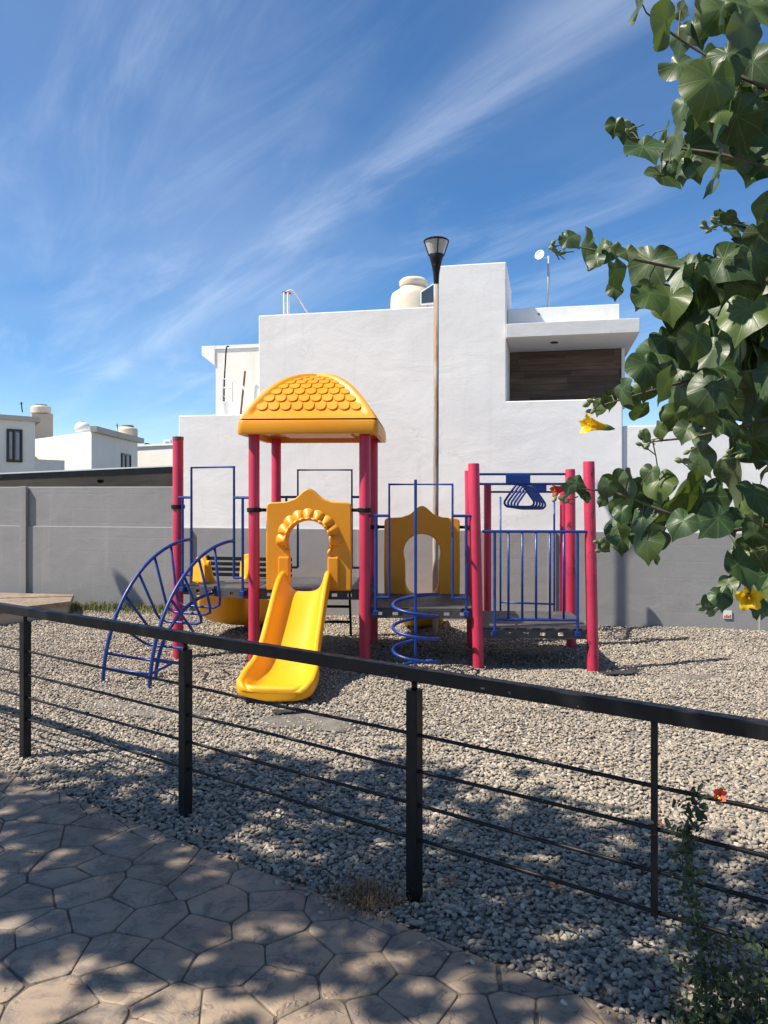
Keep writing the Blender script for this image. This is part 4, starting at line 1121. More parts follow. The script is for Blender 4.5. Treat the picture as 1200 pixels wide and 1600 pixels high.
# --- domed roof with scallop shingles
roofc = (FL + BR) / 2
HWD = .65; EZ = 2.262; RISE = .51
NG = 100
mb = MB()
def dome(u, v):
    m_ = max(abs(u), abs(v)); z = RISE * (1 - m_ ** 2.25)
    ridge = abs(abs(u) - abs(v)); k = 1 - smoothstep(.085, .105, ridge) if m_ < .97 else 0
    edge = smoothstep(.93, .955, m_)
    return z + .034 * max(k, edge)
for j in range(NG + 1):
    for i in range(NG + 1):
        u, v = -1 + 2 * i / NG, -1 + 2 * j / NG
        mb.v.append(roofc + RT * u * HWD + U * v * HWD + Z * (EZ + dome(u, v)))
for j in range(NG):
    for i in range(NG):
        a = j * (NG + 1) + i; mb.f.append((a, a + 1, a + NG + 2, a + NG + 1))
# skirt
def sq(k, z, n=10):
    pts_ = []
    cr = .05
    for cx_, cy_, a1 in ((1, -1, -90), (1, 1, 0), (-1, 1, 90), (-1, -1, 180)):
        for t_ in range(5):
            a = R(a1 + 90 * t_ / 4); pts_.append(roofc + RT * (cx_ * (k - cr) + cr * math.cos(a)) + U * (cy_ * (k - cr) + cr * math.sin(a)) + Z * z)
    return pts_
roof = mb.build('roof', 'roofyel', play, smooth=True)
mb = MB().rings([sq(HWD - .02, EZ + .022), sq(HWD + .004, EZ + .02), sq(HWD + .012, EZ), sq(HWD + .018, EZ - .09), sq(HWD + .012, EZ - .112), sq(HWD - .03, EZ - .112), sq(HWD - .04, EZ - .03)], cap=False)
mb.build('roof_skirt', 'roofyel', roof, smooth=True, autosm=True)
mb = MB(); mb.prism([p for p in sq(HWD - .035, EZ - .05)], [p for p in sq(HWD - .035, EZ - .03)]); mb.build('ceiling', 'roofyel', roof)
MB().box(roofc + Z * (EZ - .065), (.7, .7, .03), (RT, U, Z)).build('ceiling_panel', 'roofyel', roof, bevel=.008)
# shingle mesh: x across, y up the slope, z out
sh = MB(); sw, sl_, tk = .051, .085, .0125
out = [(-sw, .02)] + [(sw * math.cos(R(180 + 180 * k / 16)), .045 * math.sin(R(180 + 180 * k / 16))) for k in range(17)] + [(sw, .02)]
bot = [(x, y, -.004) for x, y in out]; top = [(x * .95, y * .93 + .002, tk) for x, y in out]
nn_ = len(out)
sh.add(bot + top + [(-sw, sl_, -.008), (sw, sl_, -.008)], [(i, i + 1, nn_ + i + 1, nn_ + i) for i in range(nn_ - 1)] + [tuple(list(range(nn_, 2 * nn_)) + [2 * nn_ + 1, 2 * nn_])] + [(0, nn_, 2 * nn_), (nn_ - 1, 2 * nn_ + 1, 2 * nn_ - 1)])
shm = sh.mesh('shingle', 'roofyel', smooth=False)
ms = [.855, .758, .66, .563, .466, .37, .277, .188]
for face in range(3):
    along, outd = ((RT, -U), (U, RT), (-U, -RT))[face]
    for r_, m_ in enumerate(ms):
        cnt = 9 - r_
        for k in range(cnt):
            x = (k - (cnt - 1) / 2) * .112
            if abs(x) > (m_ - .06) * HWD: continue
            pos = roofc + along * x + outd * m_ * HWD + Z * (EZ + RISE * (1 - m_ ** 2.25) + .0)
            slope = Vector(-outd * 1.0 + Z * (2.25 * RISE * m_ ** 1.25 / HWD)).normalized()
            nrm_ = along.cross(slope).normalized()
            if nrm_.dot(outd + Z) < 0: nrm_ = -nrm_
            xx = slope.cross(nrm_).normalized()
            mt = Matrix((xx, slope, nrm_)).transposed().to_4x4(); mt.translation = pos
            place('shingle', shm, roof, mt)

# --- blue arched climber on the three-cornered deck
fe2 = (FL - AP).normalized(); on = Vector((fe2.y, -fe2.x, 0)).normalized()
if on.y > 0: on = -on
FLn = (FL - AP).length
cl = None
def arc(base, A, H, t0=0.0, n=18, zoff=0.0):
    return [base + on * (A * math.sin(R(90) * k / n)) + Z * (H * math.cos(R(90) * k / n) + zoff) for k in range(n + 1)]
bl_, br_ = AP + fe2 * FLn * .21 + on * .03, AP + fe2 * FLn * .77 + on * .03
mb = MB(); gz = -.07
for b_ in (bl_, br_):
    a_ = arc(b_, 1.16, 1.14 - gz, zoff=gz); mb.tube(a_ + [a_[-1] - Z * .12], .0165, 10)
climber = mb.build('arched_climber', 'blue', play, smooth=True)
bc = (bl_ + br_) / 2
ai = arc(bc + on * .0, .80, .62 - gz, zoff=gz)
MB().tube([ai[0] + Z * .04] + ai + [ai[-1] - Z * .12], .0165, 10).build('inner_arc', 'blue', climber, smooth=True)
for k, ph in enumerate((15, 27, 39, 51, 63, 76)):
    s_, c_ = math.sin(R(ph)), math.cos(R(ph))
    phi = ph * .96 + 2; si, ci_ = math.sin(R(phi)), math.cos(R(phi))
    lo = on * (.72 * si) + Z * ((.54 - gz) * ci_ + gz + .0)
    l0 = bl_ + on * (1.16 * s_) + Z * ((1.14 - gz) * c_ + gz); r0 = br_ + on * (1.16 * s_) + Z * ((1.14 - gz) * c_ + gz)
    l1, r1_ = bl_ + lo, br_ + lo
    pa = [l0, l0.lerp(l1, .88), l1.lerp(r1_, .1), l1.lerp(r1_, .9), r1_.lerp(r0, .12), r0]
    pa = [l0, l0.lerp(l1, .84), l0.lerp(l1, .95).lerp(r1_, .03), l1.lerp(r1_, .16), l1.lerp(r1_, .84), r0.lerp(r1_, .95).lerp(l1, .03), r0.lerp(r1_, .84), r0]
    MB().tube(pa, .0125, 8).build('rung', 'blue', climber, smooth=True)
s_, c_ = math.sin(R(82)), math.cos(R(82)); lo = on * (1.16 * s_) + Z * ((1.14 - gz) * c_ + gz)
MB().tube([bl_ + lo, br_ + lo, bc + fe2 * .2 + on * .8 + Z * .12], .0125, 8).build('rung', 'blue', climber, smooth=True)

# --- corkscrew climber
cc0 = (FR + F2) / 2 - RT * .045 - U * .27
g0 = hgt(cc0.x, cc0.y)
cork = MB().tube([cc0 + Z * (g0 - .1), cc0 + Z * 1.72], .0135, 10).build('corkscrew_climber', 'blue', play, smooth=True, autosm=True)
hx = []
turns = 3.35
for i in range(int(turns * 28) + 1):
    a = R(20) + 2 * math.pi * i / 28; zz_ = .675 - .205 * i / 28
    hx.append(cc0 + RT * (.205 * math.cos(a)) + U * (.205 * math.sin(a)) + Z * zz_)
MB().tube(hx, .0155, 8).build('coil', 'blue', cork, smooth=True)
MB().tube([cc0 + Z * 1.68, (FR + F2) / 2 - RT * .045 + Z * 1.68 - U * .03], .0125, 8).build('top_tie', 'blue', cork)
for zz_ in (.675, .47 , .265):
    MB().tube([cc0 + Z * zz_, cc0 + RT * .193 + U * .07 + Z * zz_], .0125, 8).build('spoke', 'blue', cork)

# --- front barrier of the low deck
mb = MB(); e = F3 - F2
def bp(t_, h): return F2 + e * t_ - U * .03 + Z * (DZ3 + h)
mb.tube([bp(.04, .905), bp(.96, .905)], RB)
bar = mb.build('barrier', 'blue', play, smooth=True, autosm=True)
MB().tube([bp(.15, .085), bp(.87, .085)], RB).build('bottom_rail', 'blue', bar, smooth=True, autosm=True)
for t_ in (.15, .87):
    MB().tube([bp(t_, .905), bp(t_, -.05)], RB).build('barrier_leg', 'blue', bar, smooth=True, autosm=True)
    MB().box(bp(t_, -.045), (.05, .05, .05), (RT, U, Z)).build('bracket', 'blue', bar, bevel=.006)
for k in range(5): 
    t_ = .15 + .72 * (k + 1) / 6; MB().tube([bp(t_, .905), bp(t_, .085)], .0115).build('bar', 'blue', bar, smooth=True)

# --- overhead beam with triangular hand rings
def q3(t_, h): return Q1.lerp(Q2, t_) + Z * h
def b3(t_, h): return B2.lerp(B3, t_) + Z * h
mb = MB()
for h in (1.80, 1.695): mb.tube([b3(.05, h), b3(.95, h)], .013)
for h in (1.62, 1.53): mb.tube([q3(.05, h + .08), q3(.95, h + .08)], .012)
over = mb.build('overhead_beam', 'blue', play, smooth=True, autosm=True)
MB().box(b3(.47, 1.748), (.26, .03, .10), (RT, U, Z)).build('mounting_plate', 'blue', over, bevel=.004)
MB().box(q3(.66, 1.655), (.2, .03, .09), (RT, U, Z)).build('mounting_plate', 'blue', over, bevel=.004)
s0, s1 = b3(.47, 1.70), q3(.60, 1.66)
MB().tube([s0, s1], .022, 10).build('spine', 'blue', over, smooth=True)
for k in range(5):
    c_ = s0.lerp(s1, .08 + .2 * k); tri = []
    for i in range(3):
        a = R(90 + 120 * i)
        for j in range(7):
            b_ = R(90 + 120 * i - 60 + 20 * j); tri.append(c_ + RT * (.125 * math.cos(a) * 1.0 + .05 * math.cos(b_)) + Z * (.105 * math.sin(a) + .045 * math.sin(b_) - .15))
    MB().tube(tri, .0125, 8, closed=True).build('hand_ring', 'blue', over, smooth=True)
# access step at the far end
mb = MB(); 
for x in (782, 866): mb.tube([at(x, 776, 8.86), at(x, 1000, 8.86)], .0115)
mb.tube([at(782, 941, 8.86), at(866, 944, 8.86)], .0115); mb.tube([at(782, 985, 8.86), at(866, 985, 8.86)], .0115)
mb.build('access_step', 'blue', play, smooth=True)
# --- black ladder behind the roofed tower
la, lb_ = BL.lerp(BR, .27), BL.lerp(BR, .75)
lad = MB()
for p in (la, lb_): lad.tube([p + U * .04 + Z * (DZ1 - .02), p + U * .28 + Z * -.1], .014, 8)
ladder = lad.build('ladder', 'black', play, smooth=True, autosm=True)
for k, zz_ in enumerate((.52, .34, .16)):
    off = U * (.04 + .24 * (DZ1 - zz_) / DZ1)
    MB().tube([la + off + Z * zz_, lb_ + off + Z * zz_], .016, 8).build('step', 'black', ladder, smooth=True)

# bench behind
bn = empty('park_bench', at(370, 970, 9.75) , 'black slatted bench by the grey wall behind the curved slide', 'bench')
bx0, bx1 = -2.35, -1.15
for k in range(4):
    a, b_ = Vector((bx0, 9.85, .56 + .068 * k)), Vector((bx1, 9.6, .56 + .068 * k)); ev = (b_ - a).normalized()
    MB().box((a + b_) / 2, ((b_ - a).length, .02, .045), (ev, Vector((-ev.y, ev.x, 0)), Z)).build('back_slat', 'black', bn, bevel=.004)
for k in range(4):
    a, b_ = Vector((bx0, 9.45 + .09 * k, .42)), Vector((bx1, 9.2 + .09 * k, .42)); ev = (b_ - a).normalized()
    MB().box((a + b_) / 2, ((b_ - a).length, .06, .025), (ev, Vector((-ev.y, ev.x, 0)), Z)).build('seat_slat', 'black', bn, bevel=.004)
for x, y in ((bx0 + .1, 9.45), (bx1 - .1, 9.22)):
    MB().tube([Vector((x, y, -.05)), Vector((x, y, .4)), Vector((x, y + .3, .4)), Vector((x, y + .37, .8))], .018, 8).build('leg', 'black', bn, smooth=True, autosm=True)
    MB().tube([Vector((x, y + .3, -.05)), Vector((x, y + .3, .4))], .018, 8).build('leg', 'black', bn, smooth=True)

# ------------------------------------------------------------------ black fence along the path
def fp(x, z=0.0): return Vector((x, 3.12 + SLOPE * x, z))
FD = Vector((1, SLOPE, 0)).normalized(); FN = Vector((-FD.y, FD.x, 0))
fence = empty('metal_fence', fp(.12), 'black metal fence with a flat handrail and four thin rods along the path', 'fence')
FAX = (FD, FN, Z)
x0f, x1f = -4.6, 2.6
a, b_ = fp(x0f), fp(x1f)
MB().box((a + b_) / 2 + Z * .884, ((b_ - a).length, .05, .052), FAX).build('handrail', 'black', fence, bevel=.004)
for px in (-3.33, -2.165, -.985, .12, 1.267, 2.41):
    c_ = fp(px)
    po = MB().box(c_ + Z * .36, (.05, .05, .92), FAX).build('post', 'black', fence, bevel=.004)
    MB().tube([c_ + Z * .815, c_ + Z * .858], .012, 10).build('spigot', 'black', po, smooth=True)
    MB().box(c_ + Z * .8215, (.054, .054, .004), FAX).build('post_top', 'black', po)
for z_ in (.645, .505, .368, .236):
    mb = MB()
    xsg = np.linspace(x0f, x1f, 15)
    mb.tube([fp(float(x), z_ + .0025 * math.sin(float(x) * 5 + z_ * 20)) for x in xsg], .0075, 8); mb.build('rod', 'black', fence, smooth=True)
for x in (.884,):
    c_ = fp(x) - FN * .012; MB().box(c_ + Z * .545, (.022, .006, .64), FAX).build('flat_bar', 'rust' if False else 'black', fence)

# ------------------------------------------------------------------ broad-leaved tree on the right
def leaf_mesh(name, seed, mat='leaf', fold=.18, droop=.35, segs=26):
    rr = random.Random(seed)
    def rad_(th):
        a = abs(th)
        base = np.interp(a, [0, 8, 20, 45, 75, 105, 135, 158, 172, 180], [.93, .76, .70, .68, .65, .60, .53, .45, .36, .28])
        return float(base)
    v = [(0, 0, 0)]; f = []
    angs = [-180 + 360 * (k) / segs for k in range(segs)]
    fr = (.28, .55, .8, 1.0)
    w1_, w2_ = rr.uniform(0, 6), rr.uniform(0, 6); curl = rr.uniform(-.1, .15); tw = rr.uniform(-.25, .25)
    for q_ in fr:
        for a in angs:
            r_ = rad_(a) * q_ * (1 + .03 * math.sin(3 * R(a) + w1_)); x = r_ * math.sin(R(a)) * .98; y = r_ * math.cos(R(a))
            z = fold * abs(x) - droop * (max(0, y) ** 2) * .6 - droop * x * x * .9 - .25 * max(0, -y) * 0 + .07 * q_ * q_ * math.sin(4 * R(a) + w2_) + .015 * q_ * q_ * math.sin(9 * R(a) + w1_) + tw * x * y + curl * y * .3
            v.append((x, y, z))
    for k in range(segs): f.append((0, 1 + (k + 1) % segs, 1 + k))
    for i in range(3):
        for k in range(segs):
            a = 1 + i * segs; b2 = 1 + (i + 1) * segs; k2 = (k + 1) % segs
            f.append((a + k, a + k2, b2 + k2, b2 + k))
    # normals up
    me_ = bpy.data.meshes.new(name); me_.from_pydata(v, [], f)
    uvl = me_.uv_layers.new(name='UVMap')
    for lp_ in me_.loops:
        x, y, _ = v[lp_.vertex_index]; uvl.data[lp_.index].uv = (x * .5 + .5, y * .5 + .25)
    bm_ = bmesh.new(); bm_.from_mesh(me_); bm_.normal_update()
    if sum(f_.normal.z for f_ in bm_.faces) < 0: bmesh.ops.reverse_faces(bm_, faces=bm_.faces)
    bm_.to_mesh(me_); bm_.free()
    me_.polygons.foreach_set('use_smooth', [True] * len(me_.polygons)); me_.materials.append(M[mat]); return me_
LM = [leaf_mesh('leaf', s_, fold=.04 + .07 * (s_ % 4), droop=.2 + .2 * (s_ % 3), segs=40) for s_ in range(10)]
def leaf_mat4(pos, size, tipdir, nrm_):
    y = tipdir.normalized(); z = (nrm_ - y * nrm_.dot(y)).normalized(); x = y.cross(z)
    mt = Matrix((x, y, z)).transposed().to_4x4() @ Matrix.Diagonal((size, size, size, 1)); mt.translation = pos; return mt
tree = empty('hibiscus_tree', (2.5, 2.6, 0), 'broad heart-leaved hibiscus tree reaching in from the right edge', 'tree')
DT = 2.45
def tp(x, y, d=DT): return at(x, y, d)
trunk = [Vector((2.5, 2.6, -.1)), Vector((2.48, 2.6, .5)), Vector((2.38, 2.58, 1.2)), Vector((2.2, 2.55, 1.8)), Vector((2.05, 2.5, 2.5)), Vector((1.95, 2.5, 3.4)), Vector((1.9, 2.5, 4.2))]
tps = bez(trunk, 5)
MB().tube(tps, [.085 - .06 * i / (len(tps) - 1) for i in range(len(tps))], 14).build('trunk', 'bark', tree, smooth=True)
lrng = random.Random(21)
branches = [
    [(1560, 470), (1400, 250), (1280, 160), (1180, 130), (1110, 90), (1060, 60), (1010, 20)],
    [(1400, 380), (1270, 300), (1190, 260), (1120, 240), (1050, 230), (985, 215)],
    [(1560, 560), (1350, 470), (1200, 440), (1090, 425), (990, 405), (950, 395), (890, 383)],
    [(1480, 690), (1330, 600), (1200, 580), (1100, 590), (1020, 610), (945, 632)],
    [(1600, 780), (1400, 790), (1200, 820), (1120, 828), (1040, 800), (960, 770), (880, 762)],
    [(1330, 805), (1230, 840), (1175, 850), (1150, 890), (1110, 935), (1088, 945)],
    [(1300, 420), (1230, 380), (1165, 355), (1115, 345)],
    [(1250, 640), (1180, 660), (1100, 680), (1020, 690)],
]
tw_d = []
for bi, br in enumerate(branches):
    dd = DT + lrng.uniform(-.12, .15)
    w_pts = bez([tp(x, y, dd + .05 * math.sin(i * 1.7 + bi)) for i, (x, y) in enumerate(br)], 5)
    n_ = len(w_pts)
    MB().tube(w_pts, [.0095 - .007 * i / (n_ - 1) for i in range(n_)], 7).build('branch', 'twig', tree, smooth=True)
    tw_d.append(w_pts)
allw = [p for w in tw_d for p in w]
nleaf = 0
def add_leaf(x, y, px_size, d=None, tip=None, nrm_=None, name='leaf'):
    global nleaf
    d = d if d is not None else DT + lrng.uniform(-.28, .30)
    size = px_size / 1200 * d
    if tip is None: tip = Vector((lrng.uniform(-.75, .75), lrng.uniform(-.6, .35), -lrng.uniform(.45, 1.2)))
    if nrm_ is None:
        nrm_ = Vector((lrng.uniform(-.75, .35), lrng.uniform(-1.0, -.25), lrng.uniform(.25, 1.0)))
        if lrng.random() < .3: nrm_ = Vector((lrng.uniform(-1, 1), lrng.uniform(-.4, .8), lrng.uniform(-.2, .8)))
    tip = tip.normalized(); c = at(x, y, d); base = c - tip * size * .38
    o = place('leaf', lrng.choice(LM), tree, leaf_mat4(base, size, tip, nrm_)); nleaf += 1
    # petiole to the nearest twig
    best = min(allw, key=lambda p: (p - base).length)
    if (best - base).length < .13 and px_size > 22:
        pet.tube([base, base.lerp(best, .5) + Z * .012, best], .0022, 5, cap=False)
pet = MB()
# surveyed leaves (column, row, length)
for (x, y, s_) in [(1028, 48, 78), (1000, 18, 62), (1062, 72, 60), (1088, 52, 62), (1118, 25, 66), (1092, 6, 52), (1165, 62, 80), (1185, 22, 84), (1078, 108, 70), (1140, 100, 66), (1125, 40, 40),
                  (982, 222, 56), (1014, 238, 78), (1046, 280, 62), (1084, 252, 80), (1112, 282, 66), (1032, 212, 44), (1060, 225, 46), (1068, 262, 52),
                  (1075, 168, 56), (1062, 178, 44), (1105, 150, 84), (1140, 140, 86), (1176, 150, 90), (1120, 195, 80), (1158, 205, 90), (1190, 205, 84), (1128, 235, 66), (1165, 250, 78), (1110, 120, 80), (1150, 175, 84), (1095, 190, 70), (1190, 110, 88), (1190, 260, 74),
                  (1165, 358, 58), (1192, 330, 54), (1150, 372, 40), (1195, 380, 62), (1178, 400, 60), (1140, 345, 26), (1128, 338, 24),
                  (912, 402, 64), (896, 378, 34), (945, 396, 40), (966, 436, 48), (936, 388, 30), (982, 400, 34),
                  (1010, 432, 78), (1066, 432, 74), (1090, 452, 80), (1024, 470, 60), (1048, 484, 66), (1110, 424, 56), (1000, 468, 46),
                  (1062, 498, 84), (1110, 500, 90), (1150, 470, 92), (1185, 452, 88), (1140, 530, 104), (1088, 545, 76), (1050, 540, 66), (1180, 520, 98), (1020, 558, 62), (1010, 585, 56), (1048, 580, 74), (1086, 590, 80), (1130, 590, 92), (1170, 585, 96), (1195, 560, 80), (1100, 620, 78), (1145, 632, 80), (1185, 640, 84), (1060, 625, 66), (1035, 610, 58), (1010, 612, 50), (1150, 415, 78), (1190, 420, 72), (1120, 560, 88), (1160, 550, 90), (1075, 565, 60), (1110, 455, 80), (1195, 600, 70), (1085, 515, 70), (1160, 500, 90),
                  (975, 618, 46), (955, 630, 40), (990, 628, 54), (1000, 650, 40), (936, 640, 26),
                  (1050, 660, 46), (1085, 655, 54), (1070, 680, 40), (1028, 678, 30), (1110, 660, 50), (1092, 688, 40), (1010, 684, 20), (1140, 668, 46),
                  (1100, 726, 60), (1156, 762, 78), (1185, 700, 66), (1195, 735, 72), (1168, 705, 40), (1190, 790, 72), (1175, 815, 62), (1195, 840, 60), (1150, 712, 30),
                  (906, 762, 40), (888, 766, 24), (945, 768, 34), (968, 764, 48), (990, 758, 40), (1005, 775, 56), (1030, 765, 60), (1058, 790, 82), (982, 800, 50), (1000, 820, 56), (1020, 832, 60), (960, 832, 44), (972, 855, 40), (1010, 858, 50), (1086, 800, 90), (1040, 805, 66), (1030, 850, 40), (1110, 822, 70), (948, 855, 24), (1120, 790, 60), (1140, 820, 40), (940, 786, 22), (1000, 790, 60), (1060, 825, 50), (985, 838, 44),
                  (1188, 872, 62), (1165, 898, 64), (1195, 910, 56), (1136, 922, 40), (1150, 880, 40), (1128, 940, 34), (1108, 945, 26), (1182, 950, 40), (1198, 945, 50), (1176, 845, 40)]:
    add_leaf(x, y, s_ * lrng.uniform(.66, .92))
    if lrng.random() < .3: add_leaf(x + lrng.uniform(-26, 26), y + lrng.uniform(-22, 22), s_ * lrng.uniform(.3, .5))
# darker inner leaves filling the dense parts of the crown
for (x0, x1, y0, y1, n_) in ((1130, 1215, 0, 270, 12), (1120, 1215, 430, 640, 20), (1180, 1215, 690, 940, 6)):
    for _ in range(n_): add_leaf(lrng.uniform(x0, x1), lrng.uniform(y0, y1), lrng.uniform(56, 90), DT + lrng.uniform(.1, .5))
pet.build('petioles', 'twig', tree, smooth=True, fix=False)['kind'] = 'stuff'
# buds at the twig tips
def bud_cluster(x, y, d, n_, s_, dirx=-1):
    for _ in range(n_):
        c = at(x + lrng.uniform(-12, 12), y + lrng.uniform(-12, 12), d); dv = Vector((dirx * lrng.uniform(.3, 1), lrng.uniform(-.5, .2), lrng.uniform(-.6, .6))).normalized()
        ax_ = frame(dv); ax_ = (ax_[0], ax_[1], ax_[2])
        MB().lathe(c, [(.0018, -.03), (.002, -.004), (s_ * .7, .002), (s_, s_ * 1.2), (s_ * .75, s_ * 2.4), (.0005, s_ * 3.3)], 8, ax_).build('bud', 'bud', tree, smooth=True)
for (x, y, n_) in ((872, 388, 6), (1112, 346, 7), (928, 632, 5), (1012, 692, 6), (1076, 712, 5), (1150, 715, 6), (942, 850, 4), (1112, 946, 4), (1128, 922, 2), (985, 205, 3), (1192, 148, 3), (1180, 860, 6), (880, 772, 4)):
    bud_cluster(x, y, DT - .05, n_, .0075)
# flowers
def flower(c, axis, size, mat, openness, label):
    ax_ = frame(axis); X, Y, Zz = ax_
    o = empty('flower', c); o.parent = tree; o.location = c - ORG[tree]; ORG[o] = Vector(c); o['label'] = label
    for k in range(5):
        a0_ = 2 * math.pi * k / 5; rings = []
        for i in range(7):
            u = i / 6; r_ = size * (.07 + openness * (u ** 1.8) * .75); h = size * 1.05 * u * (1 - .3 * openness * u ** 3)
            wd = R(52) * math.sin(math.pi * min(.96, u * .78 + .2)) ** .8 * (1.0 + .2 * u)
            rg = []
            for j in range(6):
                b2 = a0_ + wd * ((j / 5) * 2 - 1) + .35 * u; rr = r_ * (1 + .05 * math.sin(j * 2.3 + k) * u) + .004 * (j / 5)
                if i == 6: h2 = h - size * .13 * abs(j - 2.5) / 2.5
                else: h2 = h
                rg.append(Vector(c) + X * rr * math.cos(b2) + Y * rr * math.sin(b2) + Zz * h2)
            rings.append(rg)
        MB().rings(rings, closed_ring=False).build('petal', mat, o, smooth=True, fix=False)
    MB().lathe(c, [(.001, -.03), (size * .09, -.012), (size * .12, .004), (size * .1, .02)], 10, ax_).build('calyx', 'bud', o, smooth=True)
    MB().tube([Vector(c), Vector(c) + Zz * size * .75], .003, 6).build('stamen', 'petaly', o)
flower(at(948, 668, DT - .1), Vector((-.82, -.25, .12)), .088, 'petaly', .36, 'yellow trumpet flower hanging left of the leaves before the white wall')
flower(at(1168, 928, DT - .1), Vector((-.25, -.75, -.15)), .062, 'petaly', .75, 'open yellow flower low at the right edge by the grey wall')
flower(at(884, 762, DT - .1), Vector((-.95, -.2, -.2)), .05, 'petalr', .42, 'wilting red flower at the branch tip before the hand rings')
# the rest of the crown, out of the picture to the right
def crown_mesh(name, clumps, parent, mat, seed, ok):
    rr = random.Random(seed); V, F, UVs = [], [], []
    src = LM[0]; sv = [tuple(v.co) for v in leaf_mesh('tmp_leaf', 40 + seed, segs=10).vertices]; 
    sfs = [tuple(p.vertices) for p in bpy.data.meshes[-1].polygons] if False else None
    tmp = leaf_mesh('crown_leaf', 50 + seed, segs=10); sv = [v.co.copy() for v in tmp.vertices]; sf = [tuple(p.vertices) for p in tmp.polygons]
    org = ORG[parent]
    for c, sg_, n_ in clumps:
        for _ in range(n_):
            p = c + Vector((rr.gauss(0, sg_), rr.gauss(0, sg_), rr.gauss(0, sg_ * .8)))
            if not ok(p): continue
            size = rr.uniform(.075, .125); tip = Vector((rr.uniform(-1, 1), rr.uniform(-1, 1), rr.uniform(-1.2, -.1))); nr_ = Vector((rr.uniform(-.8, .8), rr.uniform(-.8, .8), rr.uniform(.3, 1)))
            mt = leaf_mat4(p - org, size, tip, nr_); o_ = len(V)
            V += [tuple(mt @ v) for v in sv]; F += [tuple(i + o_ for i in f_) for f_ in sf]; UVs += [(v.x * .5 + .5, v.y * .5 + .25) for v in sv]
    me_ = bpy.data.meshes.new(name); me_.from_pydata(V, [], F); uvl = me_.uv_layers.new(name='UVMap')
    idx = np.empty(len(me_.loops), dtype=np.int32); me_.loops.foreach_get('vertex_index', idx)
    uvl.data.foreach_set('uv', np.array(UVs, dtype=np.float32)[idx].ravel())
    me_.polygons.foreach_set('use_smooth', [True] * len(me_.polygons)); me_.materials.append(M[mat])
    o = bpy.data.objects.new(name, me_); col.objects.link(o); o.parent = parent; o['kind'] = 'stuff'; ORG[o] = org
    return o
def in_view(p, m_=0.04):
    return p.y > 0.2 and abs(p.x) < (.5 + m_) * p.y + .08 and -(.7 + m_) * p.y < p.z - 1.6 < (.645 + m_) * p.y + .1
crng = random.Random(4)
clumps = [(Vector((crng.uniform(1.5, 3.4), crng.uniform(1.7, 3.3), crng.uniform(1.4, 4.6))), .16, 16) for _ in range(60)]
crown_mesh('crown', clumps, tree, 'leaf', 1, lambda p: not in_view(p) and p.x > 1.32)
for cl_ in clumps[::3]:
    c = cl_[0]; k = min(range(len(tps)), key=lambda i: (tps[i] - c).length + (0 if tps[i].z < c.z else 2)); m_ = tps[k].lerp(c, .5) + Z * .1
    MB().tube(bez([tps[k], m_, c], 4), .008, 5).build('branch', 'twig', tree, smooth=True)

# ------------------------------------------------------------------ shade tree left of the viewer: its shadow dapples the path
st = empty('shade_tree', (-5.2, 1.2, 0), 'broad-leaved tree beside the path casting the dappled shade', 'tree')
stt = bez([Vector((-5.2, 1.2, -.1)), Vector((-5.15, 1.25, 1.2)), Vector((-5.0, 1.4, 2.4)), Vector((-4.7, 1.7, 3.6)), Vector((-4.3, 2.1, 4.8)), Vector((-4.1, 2.3, 5.8))], 5)
MB().tube(stt, [.12 - .09 * i / (len(stt) - 1) for i in range(len(stt))], 14).build('trunk', 'bark', st, smooth=True)
srng = random.Random(17); clumps = []
for _ in range(600):
    v = Vector((srng.uniform(-1, 1), srng.uniform(-1, 1), srng.uniform(-1, 1)))
    if v.length > 1: continue
    # crown leans along the path
    c = Vector((-3.75 + 2.0 * v.x, 2.62 + 1.05 * v.y - .62 * v.x, 5.0 + .95 * v.z))
    clumps.append((c, .17, 18))
clumps = clumps[:146]
# crown clumps added overhead, out of view, to hold back sky fill in front
for _ in range(170):
    clumps.append((Vector((srng.uniform(-7, 1.5), srng.uniform(-5, .9), srng.uniform(4.2, 7.2))), .3, 14))
crown_mesh('crown', clumps, st, 'leaf', 2, lambda p: not in_view(p, .03))
for cl_ in clumps[:128:4]:
    c = cl_[0]
    if in_view(c): continue
    k = min(range(8, len(stt)), key=lambda i: (stt[i] - c).length); m_ = stt[k].lerp(c, .5) + Z * .12
    MB().tube(bez([stt[k], m_, c], 4), [.022 - .0018 * i for i in range(9)], 6).build('branch', 'bark', st, smooth=True)

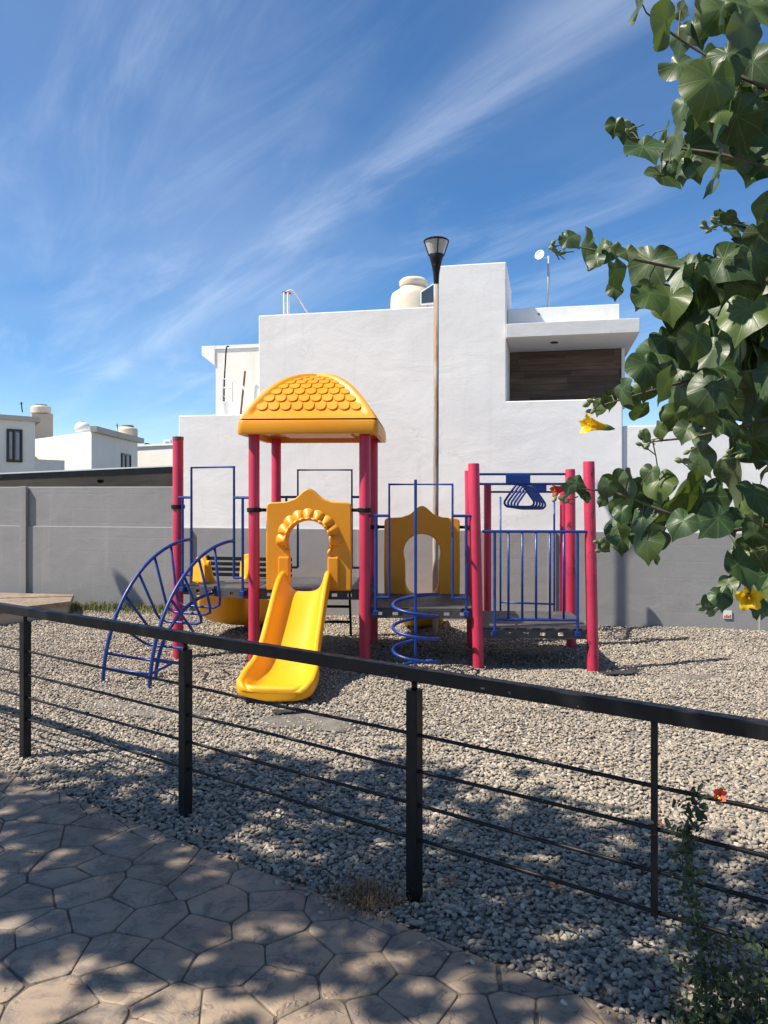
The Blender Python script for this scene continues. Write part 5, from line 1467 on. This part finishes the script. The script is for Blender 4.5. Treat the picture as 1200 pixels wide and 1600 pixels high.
# ------------------------------------------------------------------ weeds at the fence
wd = empty('flowering_weed', gnd(1100, 1580), 'spindly dark weed with one red flower climbing the fence at lower right', 'plant')
WL = leaf_mesh('weed_leaf', 77, 'weedleaf', fold=.25, droop=.2, segs=10)
wsv = [v.co.copy() for v in WL.vertices]; wsf = [tuple(p.vertices) for p in WL.polygons]
wrng = random.Random(8)
V, F, UVs = [], [], []; og = ORG[wd]
stems = []
def weed_stem(pts_, r0, nl, s_, spread, ups=0.0):
    sp_pts = bez(pts_, 8); n_ = len(sp_pts)
    MB().tube(sp_pts, [r0 * (1 - .7 * i / (n_ - 1)) for i in range(n_)], 6).build('stem', 'weedstem', wd, smooth=True)
    for _ in range(nl):
        i = wrng.randrange(n_); p = sp_pts[i] + Vector((wrng.gauss(0, spread), wrng.gauss(0, spread), wrng.gauss(0, spread)))
        mt = leaf_mat4(p - og, wrng.uniform(.6, 1.1) * s_, Vector((wrng.uniform(-1, 1), wrng.uniform(-1, 1), wrng.uniform(-1, .3))), Vector((wrng.uniform(-.8, .8), wrng.uniform(-1, .3), wrng.uniform(.1, 1))))
        o_ = len(V); V.extend(tuple(mt @ Vector((v.x * .45, v.y, v.z * .6))) for v in wsv); F.extend(tuple(k + o_ for k in f_) for f_ in wsf); UVs.extend((v.x * .5 + .5, v.y * .5 + .25) for v in wsv)
dW = 2.36
weed_stem([at(1108, 1600, dW), at(1098, 1500, dW - .05), at(1088, 1420, dW - .06), at(1072, 1340, dW - .05), at(1068, 1300, dW - .03), at(1085, 1262, dW), at(1108, 1240, dW)], .0055, 210, .026, .022)
weed_stem([at(1104, 1600, dW), at(1100, 1500, dW - .05), at(1082, 1430, dW - .06), at(1066, 1350, dW - .05), at(1075, 1280, dW - .04)], .004, 120, .024, .02)
for k in range(9):
    bx = 1085 + 17 * k; by = 1500 + 30 * math.sin(k * 1.9) + (20 if k < 2 else 0)
    weed_stem([at(bx - 10, 1660, dW - .1), at(bx, 1590, dW - .1), at(bx + 8 * math.sin(k), by, dW - .1 - .02 * k)], .004, 150, .025, .042)
me_ = bpy.data.meshes.new('weed_foliage'); me_.from_pydata(V, [], F); uvl = me_.uv_layers.new(name='UVMap')
idx = np.empty(len(me_.loops), dtype=np.int32); me_.loops.foreach_get('vertex_index', idx); uvl.data.foreach_set('uv', np.array(UVs, dtype=np.float32)[idx].ravel())
me_.materials.append(M['weedleaf']); fo = bpy.data.objects.new('foliage', me_); col.objects.link(fo); fo.parent = wd; fo['kind'] = 'stuff'; ORG[fo] = og
c = at(1122, 1242, dW); mb = MB()
for k in range(5):
    a = k * 1.257; dv = Vector((math.cos(a) * .5, -.35, math.sin(a) * .5 + .35)).normalized(); sd = dv.cross(Vector((0, 1, 0))).normalized()
    mb.add([c, c + dv * .018 + sd * .011, c + dv * .032, c + dv * .018 - sd * .011], [(0, 1, 2, 3)])
fl_ = mb.build('flower', 'petalr', wd, fix=False); MB().lathe(c + Vector((0, -.012, -.006)), [(0, -.005), (.007, 0), (0, .006)], 8).build('flower_eye', 'petaly', fl_, smooth=True)
def gen_tuft(rr):
    c = gnd(rr.gauss(572, 34), rr.gauss(1410, 17)); c.z = .01; return c, rr.uniform(.015, .042), .0024
blades('dry_grass', gen_tuft, 700, 'drygrass', 'brown dry grass tuft between path edge and middle fence post')
print('stones', nstone, 'leaves', nleaf, 'pebbles', len(P))
